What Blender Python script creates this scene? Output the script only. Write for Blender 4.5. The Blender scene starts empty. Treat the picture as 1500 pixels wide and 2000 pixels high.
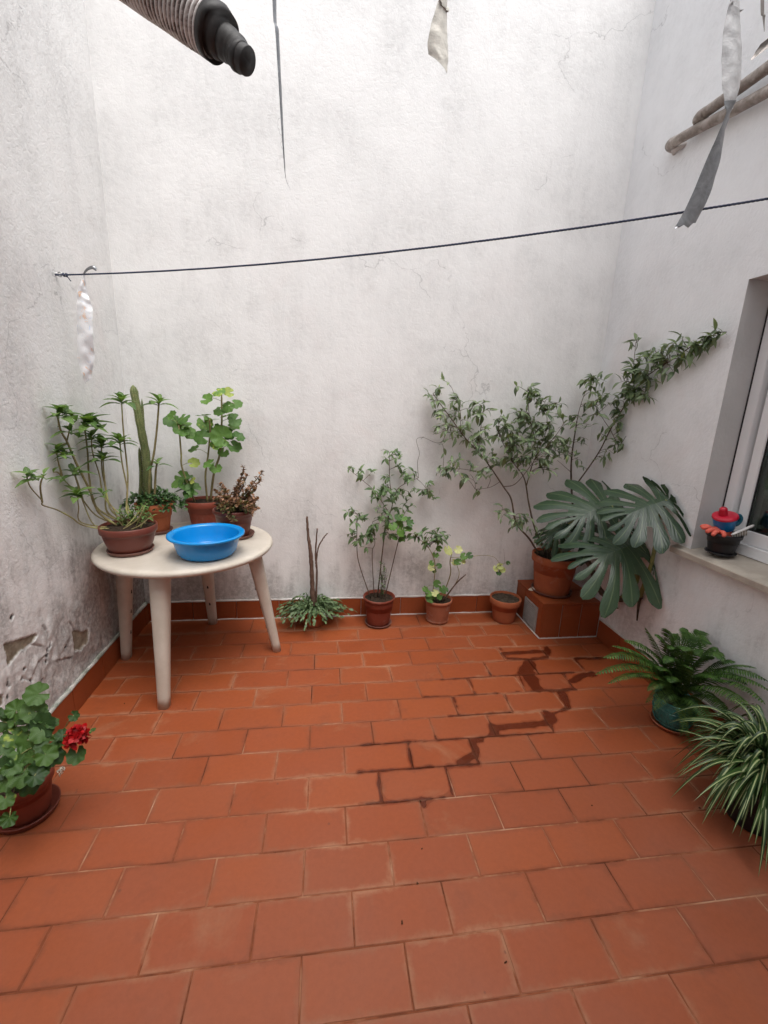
import bpy, bmesh, math, random
from mathutils import Vector, Matrix, noise
rnd = random.Random(7)
V = Vector
# ------------------------------------------------------------------ camera, sky, sun, exposure
SC = bpy.context.scene
COL = SC.collection
F_PX = 857.3
R0 = V((0.99074528, -0.13064601, 0.03681583))     # camera right
R1 = V((0.00384505, -0.24411222, -0.96973937))    # camera down
R2 = V((0.13567977, 0.96090626, -0.24135069))     # camera forward
EYE = V((0, 0, 1.4471))
cam = bpy.data.cameras.new('camera')
cam.sensor_fit = 'HORIZONTAL'; cam.sensor_width = 36.0
cam.lens = 36.0 * F_PX / 1500.0
cam.clip_start = 0.02; cam.clip_end = 500
camo = bpy.data.objects.new('camera', cam); COL.objects.link(camo)
camo.matrix_world = Matrix(((R0.x, -R1.x, -R2.x, EYE.x), (R0.y, -R1.y, -R2.y, EYE.y), (R0.z, -R1.z, -R2.z, EYE.z), (0, 0, 0, 1)))
SC.camera = camo

SUN_EL, SUN_AZ = math.radians(68), math.radians(152)   # azimuth from +Y towards +X: behind the camera, to the right
w = bpy.data.worlds.new('World'); SC.world = w; w.use_nodes = True
nt = w.node_tree; nt.nodes.clear()
sky = nt.nodes.new('ShaderNodeTexSky'); sky.sky_type = 'NISHITA'; sky.sun_disc = False
sky.sun_elevation = SUN_EL; sky.sun_rotation = SUN_AZ
sky.air_density = 1.0; sky.dust_density = 4.0; sky.ozone_density = 1.0
hs = nt.nodes.new('ShaderNodeHueSaturation'); hs.inputs['Saturation'].default_value = 0.22     # overcast: a white sky
bg = nt.nodes.new('ShaderNodeBackground'); bg.inputs[1].default_value = 0.15
wo = nt.nodes.new('ShaderNodeOutputWorld')
nt.links.new(sky.outputs[0], hs.inputs['Color']); nt.links.new(hs.outputs[0], bg.inputs[0]); nt.links.new(bg.outputs[0], wo.inputs[0])
sun = bpy.data.lights.new('sun', 'SUN'); sun.energy = 0.7; sun.angle = math.radians(50); sun.color = (1.0, 0.97, 0.93)
suno = bpy.data.objects.new('sun', sun); COL.objects.link(suno)
sd = V((math.sin(SUN_AZ) * math.cos(SUN_EL), math.cos(SUN_AZ) * math.cos(SUN_EL), math.sin(SUN_EL)))
suno.rotation_euler = sd.to_track_quat('Z', 'Y').to_euler(); suno.location = (0, 0, 12)
SC.view_settings.view_transform = 'Standard'; SC.view_settings.look = 'None'
SC.cycles.max_bounces = 8; SC.cycles.diffuse_bounces = 4; SC.cycles.glossy_bounces = 3; SC.cycles.transmission_bounces = 4; SC.cycles.transparent_max_bounces = 10
SC.view_settings.exposure = 1.13; SC.view_settings.gamma = 1.0; SC.view_settings.use_curve_mapping = False

# ------------------------------------------------------------------ room measures (metres)
XL, XR, YB, YR, ZT = -1.145, 1.79, 2.80, -0.90, 4.0  # rear wall position and wall height tuned to shape the light
TILE_A, TILE_B, TY0, TX0 = 0.145, 0.2782, 0.872, -0.0533

def ray(x, y):
    return R0 * ((x - 750) / F_PX) + R1 * ((y - 1000) / F_PX) + R2
def fl(x, y, z=0.0):                       # pixel of the photograph -> point on a level plane
    d = ray(x, y); return EYE + d * ((z - EYE.z) / d.z)
def at(x, y, Y, m=0.025):                  # pixel -> point on the plane at distance Y, kept inside the walls
    d = ray(x, y); p = EYE + d * (Y / d.y)
    if p.x < XL + m: p = EYE + d * ((XL + m) / d.x)
    if p.x > XR - m: p = EYE + d * ((XR - m) / d.x)
    if p.y > YB - m: p = EYE + d * ((YB - m) / d.y)
    return p
def onx(x, y, X):
    d = ray(x, y); return EYE + d * (X / d.x)

# ------------------------------------------------------------------ object helpers
def tag(o, label=None, cat=None, group=None, kind=None):
    if label: o['label'] = label
    if cat: o['category'] = cat
    if group: o['group'] = group
    if kind: o['kind'] = kind
    return o
def thing(name, loc, label, cat, group=None):
    o = bpy.data.objects.new(name, None); COL.objects.link(o); o.location = loc; o.empty_display_size = 0.05
    return tag(o, label, cat, group)
def link(name, me, parent=None, mtx=None):
    """me in world coordinates unless mtx (world matrix) is given; parents are never rotated"""
    o = bpy.data.objects.new(name, me); COL.objects.link(o)
    m = mtx.copy() if mtx else Matrix.Identity(4)
    if parent:
        o.parent = parent
        off = V((0, 0, 0)); q = parent
        while q: off += q.location; q = q.parent
        m = Matrix.Translation(-off) @ m
    o.matrix_basis = m
    return o
class MB:
    def __init__(s): s.v = []; s.f = []; s.uv = []; s.sm = []
    def add(s, vs, fs, uvs=None, smooth=True):
        n = len(s.v); s.v += [tuple(p) for p in vs]
        s.uv += (uvs if uvs else [(0.5, 0.5)] * len(vs))
        for f in fs: s.f.append(tuple(i + n for i in f)); s.sm.append(smooth)
        return s
    def mesh(s, name, mat):
        me = bpy.data.meshes.new(name); me.from_pydata(s.v, [], s.f)
        ul = me.uv_layers.new(name='UVMap')
        for l in me.loops: ul.data[l.index].uv = s.uv[l.vertex_index]
        me.polygons.foreach_set('use_smooth', s.sm)
        for m in (mat if isinstance(mat, (list, tuple)) else [mat]): me.materials.append(m)
        me.update(); return me
    def build(s, name, mat, parent=None):
        return link(name, s.mesh(name, mat), parent)
    def box(s, a, b, ch=0.0):
        x0, y0, z0 = a; x1, y1, z1 = b
        if ch <= 0:
            vs = [(x0,y0,z0),(x1,y0,z0),(x1,y1,z0),(x0,y1,z0),(x0,y0,z1),(x1,y0,z1),(x1,y1,z1),(x0,y1,z1)]
            fs = [(3,2,1,0),(4,5,6,7),(0,1,5,4),(1,2,6,5),(2,3,7,6),(3,0,4,7)]
            return s.add(vs, fs, None, False)
        bm = bmesh.new(); bmesh.ops.create_cube(bm, size=1)
        for v in bm.verts: v.co = V(((x0+x1)/2+v.co.x*(x1-x0), (y0+y1)/2+v.co.y*(y1-y0), (z0+z1)/2+v.co.z*(z1-z0)))
        bmesh.ops.bevel(bm, geom=bm.edges[:], offset=ch, segments=2, affect='EDGES')
        bm.verts.index_update()
        s.add([v.co[:] for v in bm.verts], [[v.index for v in f.verts] for f in bm.faces], None, False); bm.free(); return s
    def lathe(s, c, prof, seg=40, wob=0.0):
        """prof: (r,z) from bottom outside up and over; r 0 closes"""
        vs = []; fs = []; c = V(c)
        for (r, z) in prof:
            for k in range(seg):
                t = 2*math.pi*k/seg; rr = r*(1+wob*math.sin(3*t+1))
                vs.append((c.x+rr*math.cos(t), c.y+rr*math.sin(t), c.z+z))
        for i in range(len(prof)-1):
            for k in range(seg):
                k2 = (k+1) % seg
                fs.append((i*seg+k, i*seg+k2, (i+1)*seg+k2, (i+1)*seg+k))
        return s.add(vs, fs)
    def tube(s, pts, rad, seg=8, cap=True):
        pts = [V(p) for p in pts]; n = len(pts)
        rads = rad if isinstance(rad, (list, tuple)) else [rad]*n
        vs = []; fs = []; prev = None
        for i, p in enumerate(pts):
            t = (pts[min(i+1, n-1)] - pts[max(i-1, 0)]).normalized()
            if prev is None:
                a = t.cross(V((0, 0, 1)) if abs(t.z) < .9 else V((1, 0, 0))).normalized()
            else:
                a = (prev - t*prev.dot(t)).normalized()
            prev = a; b = t.cross(a)
            for k in range(seg):
                q = 2*math.pi*k/seg
                vs.append(p + (a*math.cos(q)+b*math.sin(q))*rads[i])
        for i in range(n-1):
            for k in range(seg):
                k2 = (k+1) % seg; fs.append((i*seg+k, i*seg+k2, (i+1)*seg+k2, (i+1)*seg+k))
        if cap:
            fs.append(tuple(range(seg))[::-1]); fs.append(tuple((n-1)*seg+k for k in range(seg)))
        return s.add(vs, fs)
def smooth(pts, n=5):
    pts = [V(p) for p in pts]
    if len(pts) < 3: return [pts[0].lerp(pts[1], i/n) for i in range(n+1)]
    out = []; P = [2*pts[0]-pts[1]] + pts + [2*pts[-1]-pts[-2]]
    for i in range(1, len(P)-2):
        for k in range(n):
            t = k/n; a, b, c, d = P[i-1], P[i], P[i+1], P[i+2]
            out.append(0.5*((2*b)+(c-a)*t+(2*a-5*b+4*c-d)*t*t+(3*b-a-3*c+d)*t**3))
    out.append(pts[-1]); return out
def taper(n, a, b): return [a+(b-a)*i/max(1, n-1) for i in range(n)]

# ------------------------------------------------------------------ materials
class NT:
    def __init__(s, name):
        s.m = bpy.data.materials.new(name); s.m.use_nodes = True; s.t = s.m.node_tree; s.t.nodes.clear()
        s.out = s.n('ShaderNodeOutputMaterial')
    def n(s, typ, **kw):
        nd = s.t.nodes.new(typ)
        for k, v in kw.items():
            if k.startswith('i_'):
                key = k[2:].replace('_', ' '); nd.inputs[key].default_value = v
            else: setattr(nd, k, v)
        return nd
    def l(s, a, b): s.t.links.new(a, b)
    def coord(s, which='Object'): return s.n('ShaderNodeTexCoord').outputs[which]
    def pos(s): return s.n('ShaderNodeNewGeometry').outputs['Position']
    def noise(s, vec, scale, detail=4, rough=.55, dist=0.0):
        nd = s.n('ShaderNodeTexNoise'); nd.inputs['Scale'].default_value = scale; nd.inputs['Detail'].default_value = detail
        nd.inputs['Roughness'].default_value = rough; nd.inputs['Distortion'].default_value = dist
        if vec is not None: s.l(vec, nd.inputs['Vector'])
        return nd.outputs['Fac']
    def ramp(s, fac, stops, interp='LINEAR'):
        nd = s.n('ShaderNodeValToRGB'); e = nd.color_ramp.elements; nd.color_ramp.interpolation = interp
        while len(e) < len(stops): e.new(0.5)
        for q, (p, c) in zip(e, stops):
            q.position = p; q.color = (c, c, c, 1) if isinstance(c, (int, float)) else (*c, 1)
        s.l(fac, nd.inputs[0]); return nd.outputs[0]
    def mix(s, fac, a, b, mode='MIX'):
        nd = s.n('ShaderNodeMix', data_type='RGBA', blend_type=mode)
        for key, val in ((0, fac), (6, a), (7, b)):
            if isinstance(val, bpy.types.NodeSocket): s.l(val, nd.inputs[key])
            elif isinstance(val, (int, float)): nd.inputs[key].default_value = val
            else: nd.inputs[key].default_value = (*val, 1)
        return nd.outputs[2]
    def math(s, op, a, b=None, clamp=False):
        nd = s.n('ShaderNodeMath', operation=op, use_clamp=clamp)
        for i, val in enumerate((a, b)):
            if val is None: continue
            if isinstance(val, bpy.types.NodeSocket): s.l(val, nd.inputs[i])
            else: nd.inputs[i].default_value = val
        return nd.outputs[0]
    def bump(s, h, strength, dist, normal=None):
        nd = s.n('ShaderNodeBump'); nd.inputs['Strength'].default_value = strength; nd.inputs['Distance'].default_value = dist
        s.l(h, nd.inputs['Height'])
        if normal is not None: s.l(normal, nd.inputs['Normal'])
        return nd.outputs[0]
    def principled(s, col, rough=.6, spec=.5, metal=0.0, normal=None, **kw):
        b = s.n('ShaderNodeBsdfPrincipled')
        for key, val in (('Base Color', col), ('Roughness', rough), ('Specular IOR Level', spec), ('Metallic', metal)):
            if isinstance(val, bpy.types.NodeSocket): s.l(val, b.inputs[key])
            elif isinstance(val, (int, float)): b.inputs[key].default_value = val
            else: b.inputs[key].default_value = (*val, 1)
        if normal is not None: s.l(normal, b.inputs['Normal'])
        for k, v in kw.items(): b.inputs[k.replace('_', ' ')].default_value = v
        return b
    def done(s, shader): s.l(shader.outputs[0], s.out.inputs['Surface']); return s.m

def mat_simple(name, c1, c2=None, scale=8, rough=.6, spec=.4, bump=0.0, bscale=60, metal=0.0, objrand=0.0, detail=5, c3=None, **kw):
    t = NT(name); p = t.pos(); c2 = c2 or tuple(x*.75 for x in c1)
    n = t.noise(p, scale, detail)
    stops = [(.33, c1), (.67, c2)] if not c3 else [(.3, c1), (.5, c2), (.68, c3)]
    col = t.ramp(n, stops)
    if objrand:
        oi = t.n('ShaderNodeObjectInfo'); k = t.math('MULTIPLY_ADD', oi.outputs['Random'], objrand); 
        k.node.inputs[2].default_value = 1-objrand/2
        cc = t.n('ShaderNodeCombineColor')
        for i in range(3): t.l(k, cc.inputs[i])
        col = t.mix(1.0, col, cc.outputs[0], 'MULTIPLY')
    nrm = t.bump(t.noise(p, bscale, 5), 1.0, bump) if bump else None
    return t.done(t.principled(col, rough, spec, metal, nrm, **kw))

def mat_leaf(name, dark, light, vein=None, rough=.42, tr=.25, yellow=None, veinw=.06, var=1.0, spec=.4):
    """leaf colour varies by leaf; a paler midrib follows the leaf's own UV"""
    t = NT(name)
    oi = t.n('ShaderNodeObjectInfo'); ge = t.n('ShaderNodeNewGeometry')
    r = t.math('FRACT', t.math('ADD', t.math('MULTIPLY', oi.outputs['Random'], 7.31), t.math('MULTIPLY', ge.outputs['Random Per Island'], 5.17)))
    nz = t.noise(t.pos(), 45, 3)
    k = t.math('ADD', t.math('MULTIPLY', r, .7*var), t.math('MULTIPLY', nz, .4))
    stops = [(.15, dark), (.8, light)]
    if yellow: stops = [(.15, dark), (.74, light), (.9, light), (.95, yellow)]
    col = t.ramp(k, stops)
    uv = t.n('ShaderNodeSeparateXYZ'); t.l(t.coord('UV'), uv.inputs[0])
    d = t.math('ABSOLUTE', t.math('SUBTRACT', uv.outputs[0], .5))
    if vein:
        vm = t.n('ShaderNodeMapRange'); vm.inputs['From Min'].default_value = veinw; vm.inputs['From Max'].default_value = veinw*.3
        t.l(d, vm.inputs['Value']); col = t.mix(vm.outputs[0], col, vein)
    # side veins as fine relief
    wv = t.math('SINE', t.math('MULTIPLY', t.math('ADD', uv.outputs[1], t.math('MULTIPLY', d, -.6)), 55))
    nrm = t.bump(wv, .25, .0008)
    b = t.principled(col, rough, spec, 0, nrm)
    tl = t.n('ShaderNodeBsdfTranslucent'); t.l(t.mix(1.0, col, (.9, 1.0, .35), 'MULTIPLY'), tl.inputs[0])
    mx = t.n('ShaderNodeMixShader'); mx.inputs[0].default_value = tr
    t.l(b.outputs[0], mx.inputs[1]); t.l(tl.outputs[0], mx.inputs[2])
    return t.done(mx)

def mat_wall(name, grime=1.0, rough_plaster=1.0, seed=0.0, base=(.785, .775, .76), gtop=.75, corner=None):
    t = NT(name); P = t.pos()
    mp = t.n('ShaderNodeMapping'); mp.inputs['Location'].default_value = (seed, seed*.7, seed*.3); t.l(P, mp.inputs['Vector']); p = mp.outputs[0]
    sep = t.n('ShaderNodeSeparateXYZ'); t.l(P, sep.inputs[0]); z = sep.outputs[2]
    cloud = t.noise(p, 2.6, 5, .68)
    ms = t.n('ShaderNodeMapping'); ms.inputs['Scale'].default_value = (11, 11, 1.1); t.l(p, ms.inputs['Vector'])
    streak = t.noise(ms.outputs[0], 1.0, 4, .65)
    speck = t.noise(p, 42, 4, .75)
    g = t.math('ADD', t.math('MULTIPLY', streak, .45), t.math('MULTIPLY', cloud, .55))
    col = t.ramp(cloud, [(.35, tuple(c*1.02 for c in base)), (.66, tuple(c*.93 for c in base))])
    # pinkish patches, fading out higher up the wall
    pk = t.ramp(t.noise(p, 2.1, 3, .6, .5), [(.54, 0.0), (.72, 1.0)])
    pkz = t.n('ShaderNodeMapRange'); pkz.inputs['From Min'].default_value = 2.6; pkz.inputs['From Max'].default_value = 1.5; t.l(z, pkz.inputs['Value'])
    col = t.mix(t.math('MULTIPLY', t.math('MULTIPLY', pk, .16), pkz.outputs[0]), col, (.68, .50, .46))
    # grey weathering and specks of dirt caught in the rough plaster
    g1 = t.math('MULTIPLY', t.ramp(g, [(.46, 0.0), (.64, 1.0)]), t.ramp(speck, [(.42, .15), (.60, 1.0)]))
    col = t.mix(t.math('MULTIPLY', g1, .34*grime), col, (.30, .29, .285))
    # mould climbing from the foot of the wall with an uneven upper edge
    zz = t.math('ADD', z, t.math('MULTIPLY', t.math('SUBTRACT', g, .5), -2.6))
    mr = t.n('ShaderNodeMapRange', interpolation_type='SMOOTHSTEP'); mr.inputs['From Min'].default_value = gtop; mr.inputs['From Max'].default_value = .05
    t.l(zz, mr.inputs['Value'])
    low = t.math('MULTIPLY', mr.outputs[0], t.ramp(speck, [(.36, .35), (.58, 1.0)]))
    col = t.mix(t.math('MULTIPLY', low, .74*grime, True), col, (.17, .155, .145))
    if corner is not None:       # grime and the table's shade painted into the corner
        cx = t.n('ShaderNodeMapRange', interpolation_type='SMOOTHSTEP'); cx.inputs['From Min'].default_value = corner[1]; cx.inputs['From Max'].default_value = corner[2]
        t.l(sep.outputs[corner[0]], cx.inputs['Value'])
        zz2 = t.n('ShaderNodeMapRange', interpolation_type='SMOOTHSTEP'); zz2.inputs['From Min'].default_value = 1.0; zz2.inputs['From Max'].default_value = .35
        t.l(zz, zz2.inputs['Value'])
        corner_dark = t.math('MULTIPLY', t.math('MULTIPLY', cx.outputs[0], zz2.outputs[0]), t.ramp(speck, [(.3, .5), (.65, 1.0)]))
        col = t.mix(t.math('MULTIPLY', corner_dark, .7*grime, True), col, (.13, .115, .105))
    # hairline cracks
    wp = t.n('ShaderNodeVectorMath', operation='ADD'); nv = t.n('ShaderNodeTexNoise'); nv.inputs['Scale'].default_value = 3.5; nv.inputs['Detail'].default_value = 5; t.l(p, nv.inputs['Vector'])
    sc = t.n('ShaderNodeVectorMath', operation='SCALE'); sc.inputs['Scale'].default_value = .6; t.l(nv.outputs['Color'], sc.inputs[0])
    t.l(p, wp.inputs[0]); t.l(sc.outputs[0], wp.inputs[1])
    vo = t.n('ShaderNodeTexVoronoi', feature='DISTANCE_TO_EDGE'); vo.inputs['Scale'].default_value = .8; t.l(wp.outputs[0], vo.inputs['Vector'])
    ck = t.ramp(vo.outputs['Distance'], [(.0006, 1.0), (.0022, 0.0)])
    ck = t.math('MULTIPLY', ck, t.ramp(cloud, [(.48, 0.0), (.56, 1.0)]))
    col = t.mix(t.math('MULTIPLY', ck, .42), col, (.25, .24, .24))
    at_ = t.n('ShaderNodeAttribute', attribute_name='peel')
    if name == 'plaster_left':
        pc = t.ramp(t.noise(p, 30, 4), [(.3, (.15, .12, .085)), (.7, (.29, .245, .185))])
        col = t.mix(at_.outputs['Fac'], col, pc)
        a2 = t.n('ShaderNodeAttribute', attribute_name='hole')
        col = t.mix(a2.outputs['Fac'], col, (.03, .025, .02))
    h = t.math('ADD', t.math('MULTIPLY', t.noise(p, 9, 2, .6), 1.6), t.math('ADD', t.math('MULTIPLY', t.ramp(t.noise(p, 58, 3, .7), [(.34, 0.0), (.56, 1.0)]), .42), t.math('MULTIPLY', t.noise(p, 150, 1, .6), .30)))
    nrm = t.bump(h, .62*rough_plaster, .0052)
    return t.done(t.principled(col, .9, .2, 0, nrm))

def mat_tile(name, wear=1.0, edges=.5):
    t = NT(name); P = t.pos(); oi = t.n('ShaderNodeObjectInfo'); r = oi.outputs['Random']
    off = t.n('ShaderNodeVectorMath', operation='ADD'); cb = t.n('ShaderNodeCombineXYZ')
    t.l(t.math('MULTIPLY', r, 17.0), cb.inputs[0]); t.l(t.math('MULTIPLY', r, 9.0), cb.inputs[1]); t.l(P, off.inputs[0]); t.l(cb.outputs[0], off.inputs[1]); q = off.outputs[0]
    tone = t.ramp(r, [(0.0, (.250, .055, .0155)), (.2, (.285, .064, .0178)), (.45, (.262, .057, .0160)), (.7, (.295, .070, .0205)), (.85, (.255, .058, .0180)), (1.0, (.278, .068, .0215))])
    mott = t.noise(q, 5, 6, .6, .4)
    col = t.mix(t.math('MULTIPLY', t.ramp(mott, [(.40, 0.0), (.75, 1.0)]), .4), tone, (.28, .075, .033))
    col = t.mix(t.math('MULTIPLY', t.ramp(t.noise(q, 9, 5, .65), [(.55, 0.0), (.75, 1.0)]), .35*wear), col, (.16, .045, .022))
    # dusty bloom in patches, strongest along some tile edges
    bl = t.ramp(t.noise(q, 3.1, 6, .66, .8), [(.60, 0.0), (.72, 1.0)])
    col = t.mix(t.math('MULTIPLY', bl, .42*wear), col, (.33, .165, .09))
    # duller pinkish patches, stronger towards the camera side
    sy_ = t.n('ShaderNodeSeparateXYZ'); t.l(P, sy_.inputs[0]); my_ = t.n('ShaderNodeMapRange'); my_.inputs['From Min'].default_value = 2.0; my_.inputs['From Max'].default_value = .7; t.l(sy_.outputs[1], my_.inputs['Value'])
    near_tone = t.math('MULTIPLY', t.ramp(t.noise(P, 1.6, 5, .65), [(.30, 0.2), (.62, 1.0)]), my_.outputs[0])
    col = t.mix(t.math('MULTIPLY', near_tone, .55*wear), col, (.235, .088, .056))
    # worn, dusty or dirty borders of single tiles
    so_ = t.n('ShaderNodeSeparateXYZ'); t.l(t.coord('Object'), so_.inputs[0])
    ed = t.math('MAXIMUM', t.math('SUBTRACT', t.math('ABSOLUTE', so_.outputs[0]), .068), t.math('ABSOLUTE', so_.outputs[1]))
    nb_ = t.noise(q, 11, 4, .7)
    em = t.math('ADD', t.math('MULTIPLY', ed, 14.0), t.math('MULTIPLY', nb_, .9))
    col = t.mix(t.math('MULTIPLY', t.ramp(t.math('SUBTRACT', em, .75), [(.48, 0.0), (.72, 1.0)]), edges*wear), col, t.ramp(t.noise(P, 1.3, 2), [(.42, (.15, .045, .022)), (.58, (.36, .19, .11))]))
    gr = t.ramp(t.noise(P, 55, 4, .7), [(.35, .94), (.65, 1.03)])
    col = t.mix(1.0, col, gr, 'MULTIPLY')
    # specks and scuffs
    v2 = t.n('ShaderNodeTexVoronoi'); v2.inputs['Scale'].default_value = 16; t.l(q, v2.inputs['Vector'])
    pit = t.math('MULTIPLY', t.ramp(v2.outputs['Distance'], [(.05, 1.0), (.085, 0.0)]), t.ramp(t.noise(q, 5, 2), [(.58, 0.0), (.62, 1.0)]))
    col = t.mix(t.math('MULTIPLY', pit, .55*wear), col, (.12, .045, .03))
    rg = t.ramp(mott, [(.3, .46), (.7, .66)])
    n2 = t.bump(t.math('ADD', t.math('MULTIPLY', t.noise(q, 6, 1), .8), t.math('MULTIPLY', t.noise(P, 240, 2), .30)), .22, .0010)
    return t.done(t.principled(col, rg, .28, 0, n2))

def mat_grout(name):
    t = NT(name); P = t.pos()
    n = t.noise(P, 2.6, 5, .7, .5)
    col = t.ramp(n, [(.38, (.09, .028, .014)), (.50, (.21, .065, .030)), (.60, (.34, .17, .10)), (.72, (.46, .30, .21))])
    return t.done(t.principled(col, .9, .15, 0, t.bump(t.noise(P, 240, 3), .5, .001)))

def mat_wet(name, c=(.74, .69, .69), shine=True):
    t = NT(name)
    tr = t.n('ShaderNodeBsdfTransparent'); tr.inputs[0].default_value = (*c, 1)
    if not shine: return t.done(tr)
    gl = t.n('ShaderNodeBsdfGlossy'); gl.inputs[1].default_value = .16; t.l(t.bump(t.noise(t.pos(), 60, 3), .3, .0006), gl.inputs['Normal'])
    fr = t.n('ShaderNodeFresnel'); fr.inputs[0].default_value = 1.33
    mx = t.n('ShaderNodeMixShader'); t.l(fr.outputs[0], mx.inputs[0]); t.l(tr.outputs[0], mx.inputs[1]); t.l(gl.outputs[0], mx.inputs[2])
    return t.done(mx)

def mat_glass(name):
    t = NT(name)
    tr = t.n('ShaderNodeBsdfTransparent'); tr.inputs[0].default_value = (.75, .8, .78, 1)
    gl = t.n('ShaderNodeBsdfGlossy'); gl.inputs[1].default_value = .01
    fr = t.n('ShaderNodeFresnel'); fr.inputs[0].default_value = 1.45
    mx = t.n('ShaderNodeMixShader'); t.l(fr.outputs[0], mx.inputs[0]); t.l(tr.outputs[0], mx.inputs[1]); t.l(gl.outputs[0], mx.inputs[2])
    return t.done(mx)

def mat_terracotta(name, a, b, salt=.25, rough=.8):
    t = NT(name); P = t.pos()
    col = t.ramp(t.noise(P, 14, 6, .65), [(.3, a), (.7, b)])
    s = t.ramp(t.noise(P, 7, 6, .7, 1.0), [(.56, 0.0), (.70, 1.0)])
    col = t.mix(t.math('MULTIPLY', s, salt), col, (.50, .40, .33))
    d = t.ramp(t.noise(P, 22, 5, .7), [(.58, 0.0), (.75, 1.0)])
    col = t.mix(t.math('MULTIPLY', d, .45), col, tuple(x*.35 for x in a))
    return t.done(t.principled(col, rough, .3, 0, t.bump(t.noise(P, 120, 5), .3, .0012)))

def mat_tape(name, c, colours=False, rough=.28, metal=.85):
    t = NT(name); P = t.pos()
    v = t.n('ShaderNodeTexVoronoi'); v.inputs['Scale'].default_value = 230; t.l(P, v.inputs['Vector'])
    n = t.noise(P, 22, 4, .6, 1.5)
    if colours:
        col = t.ramp(n, [(.28, (.55, .68, .86)), (.40, c), (.62, c), (.67, (.85, .55, .36)), (.71, c), (.82, (.65, .80, .78))])
    else:
        col = t.ramp(n, [(.3, c), (.7, tuple(x*.6 for x in c))])
    nrm = t.bump(v.outputs['Distance'], .3, .001); nrm = t.bump(t.noise(P, 35, 3), .5 if colours else .15, .004, nrm)
    return t.done(t.principled(col, rough, .5, metal, nrm))

def mat_flue(name):
    t = NT(name); P = t.pos()
    n = t.noise(P, 26, 7, .72, .7)
    uv = t.n('ShaderNodeSeparateXYZ'); t.l(t.coord('UV'), uv.inputs[0])      # soot settled in the grooves of the corrugation
    k = t.math('ADD', t.math('MULTIPLY', n, .9), t.math('MULTIPLY', uv.outputs[0], .28))
    col = t.ramp(k, [(.42, (.06, .045, .04)), (.54, (.20, .16, .145)), (.62, (.46, .42, .40)), (.78, (.66, .63, .61))])
    return t.done(t.principled(col, .6, .35, .25, t.bump(t.noise(P, 90, 5), .5, .002)))

M = {}
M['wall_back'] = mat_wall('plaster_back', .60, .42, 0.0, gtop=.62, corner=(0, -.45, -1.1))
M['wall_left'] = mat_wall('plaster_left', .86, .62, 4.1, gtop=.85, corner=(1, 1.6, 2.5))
M['wall_right'] = mat_wall('plaster_right', .40, .52, 8.3, base=(.78, .78, .785), gtop=.55)
M['reveal'] = mat_simple('painted_reveal', (.60, .59, .58), (.54, .53, .52), 5, .8, .25, .0015, 60)
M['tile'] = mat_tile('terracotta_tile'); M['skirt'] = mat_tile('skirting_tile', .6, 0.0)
M['damp'] = mat_wet('damp_film', (.86, .83, .83), False); M['grout'] = mat_grout('grout'); M['wet'] = mat_wet('wet_film'); M['glass'] = mat_glass('window_glass')
M['mortar'] = mat_simple('mortar_fillet', (.56, .53, .50), (.16, .19, .15), 16, .9, .2, .002, 90)
M['mortar_white'] = mat_simple('white_mortar', (.62, .58, .55), (.42, .38, .35), 12, .9, .2, .002, 90)
M['plastic_table'] = mat_simple('aged_white_plastic', (.60, .545, .475), (.51, .455, .385), 7, .42, .4, .0003, 120, detail=8, c3=(.56, .505, .44))
M['basin'] = mat_simple('blue_plastic', (.002, .235, .60), (.002, .215, .56), 6, .25, .5)
M['pot_plastic'] = mat_simple('brown_plastic', (.155, .038, .024), (.125, .030, .02), 9, .42, .45, .0004, 80)
M['saucer_plastic'] = mat_simple('saucer_plastic', (.15, .06, .045), (.19, .09, .07), 14, .5, .4)
M['terra'] = mat_terracotta('terracotta', (.36, .105, .042), (.30, .080, .034), .3)
M['terra_red'] = mat_terracotta('terracotta_red', (.21, .044, .024), (.165, .035, .019), .12, .6)
M['terra_pale'] = mat_terracotta('terracotta_pale', (.36, .125, .065), (.28, .09, .048), .45)
M['soil'] = mat_simple('soil', (.020, .014, .010), (.055, .038, .027), 70, .95, .1, .006, 110)
M['soil_dry'] = mat_simple('dry_soil', (.035, .026, .019), (.10, .075, .055), 60, .95, .1, .006, 110)
M['black'] = mat_simple('black_plastic', (.010, .010, .012), (.016, .016, .018), 20, .42, .4)
M['black_rubber'] = mat_simple('black_rubber', (.012, .011, .011), (.035, .032, .030), 18, .55, .35, .0008, 60)
M['flue'] = mat_flue('dirty_foil_duct')
M['pipe'] = mat_simple('painted_pipe', (.46, .41, .37), (.20, .165, .14), 15, .55, .4, .0012, 70, c3=(.34, .29, .26))
M['rope'] = mat_simple('dark_rope', (.040, .050, .085), (.075, .085, .125), 120, .85, .2)
M['metal'] = mat_simple('steel', (.55, .55, .55), (.42, .42, .42), 30, .35, .5, 0, 60, .9)
M['white_pvc'] = mat_simple('white_frame', (.82, .82, .82), (.78, .78, .78), 4, .35, .4)
M['gasket'] = mat_simple('gasket', (.02, .02, .022), (.03, .03, .03), 20, .6, .3)
M['sill'] = mat_simple('stone_sill', (.50, .445, .375), (.36, .315, .265), 6, .7, .3, .0015, 60, c3=(.44, .39, .33))
M['interior'] = mat_simple('dark_room', (.030, .028, .027), (.024, .022, .022), 3, .9, .1)
M['vent'] = mat_simple('vent_paint', (.36, .33, .31), (.28, .26, .24), 30, .6, .3)
M['tape_holo'] = mat_tape('holographic_tape', (.84, .84, .85), True, .45, .30)
M['tape_grey'] = mat_tape('grey_tape', (.34, .35, .36))
M['tape_silver'] = mat_tape('silver_mesh_tape', (.72, .72, .72), False, .42, .45)
M['tape_cream'] = mat_tape('cream_tape', (.72, .69, .62), False, .5, .15)
M['tape_brown'] = mat_tape('dull_tape', (.30, .27, .25), False, .5, .4)
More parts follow.
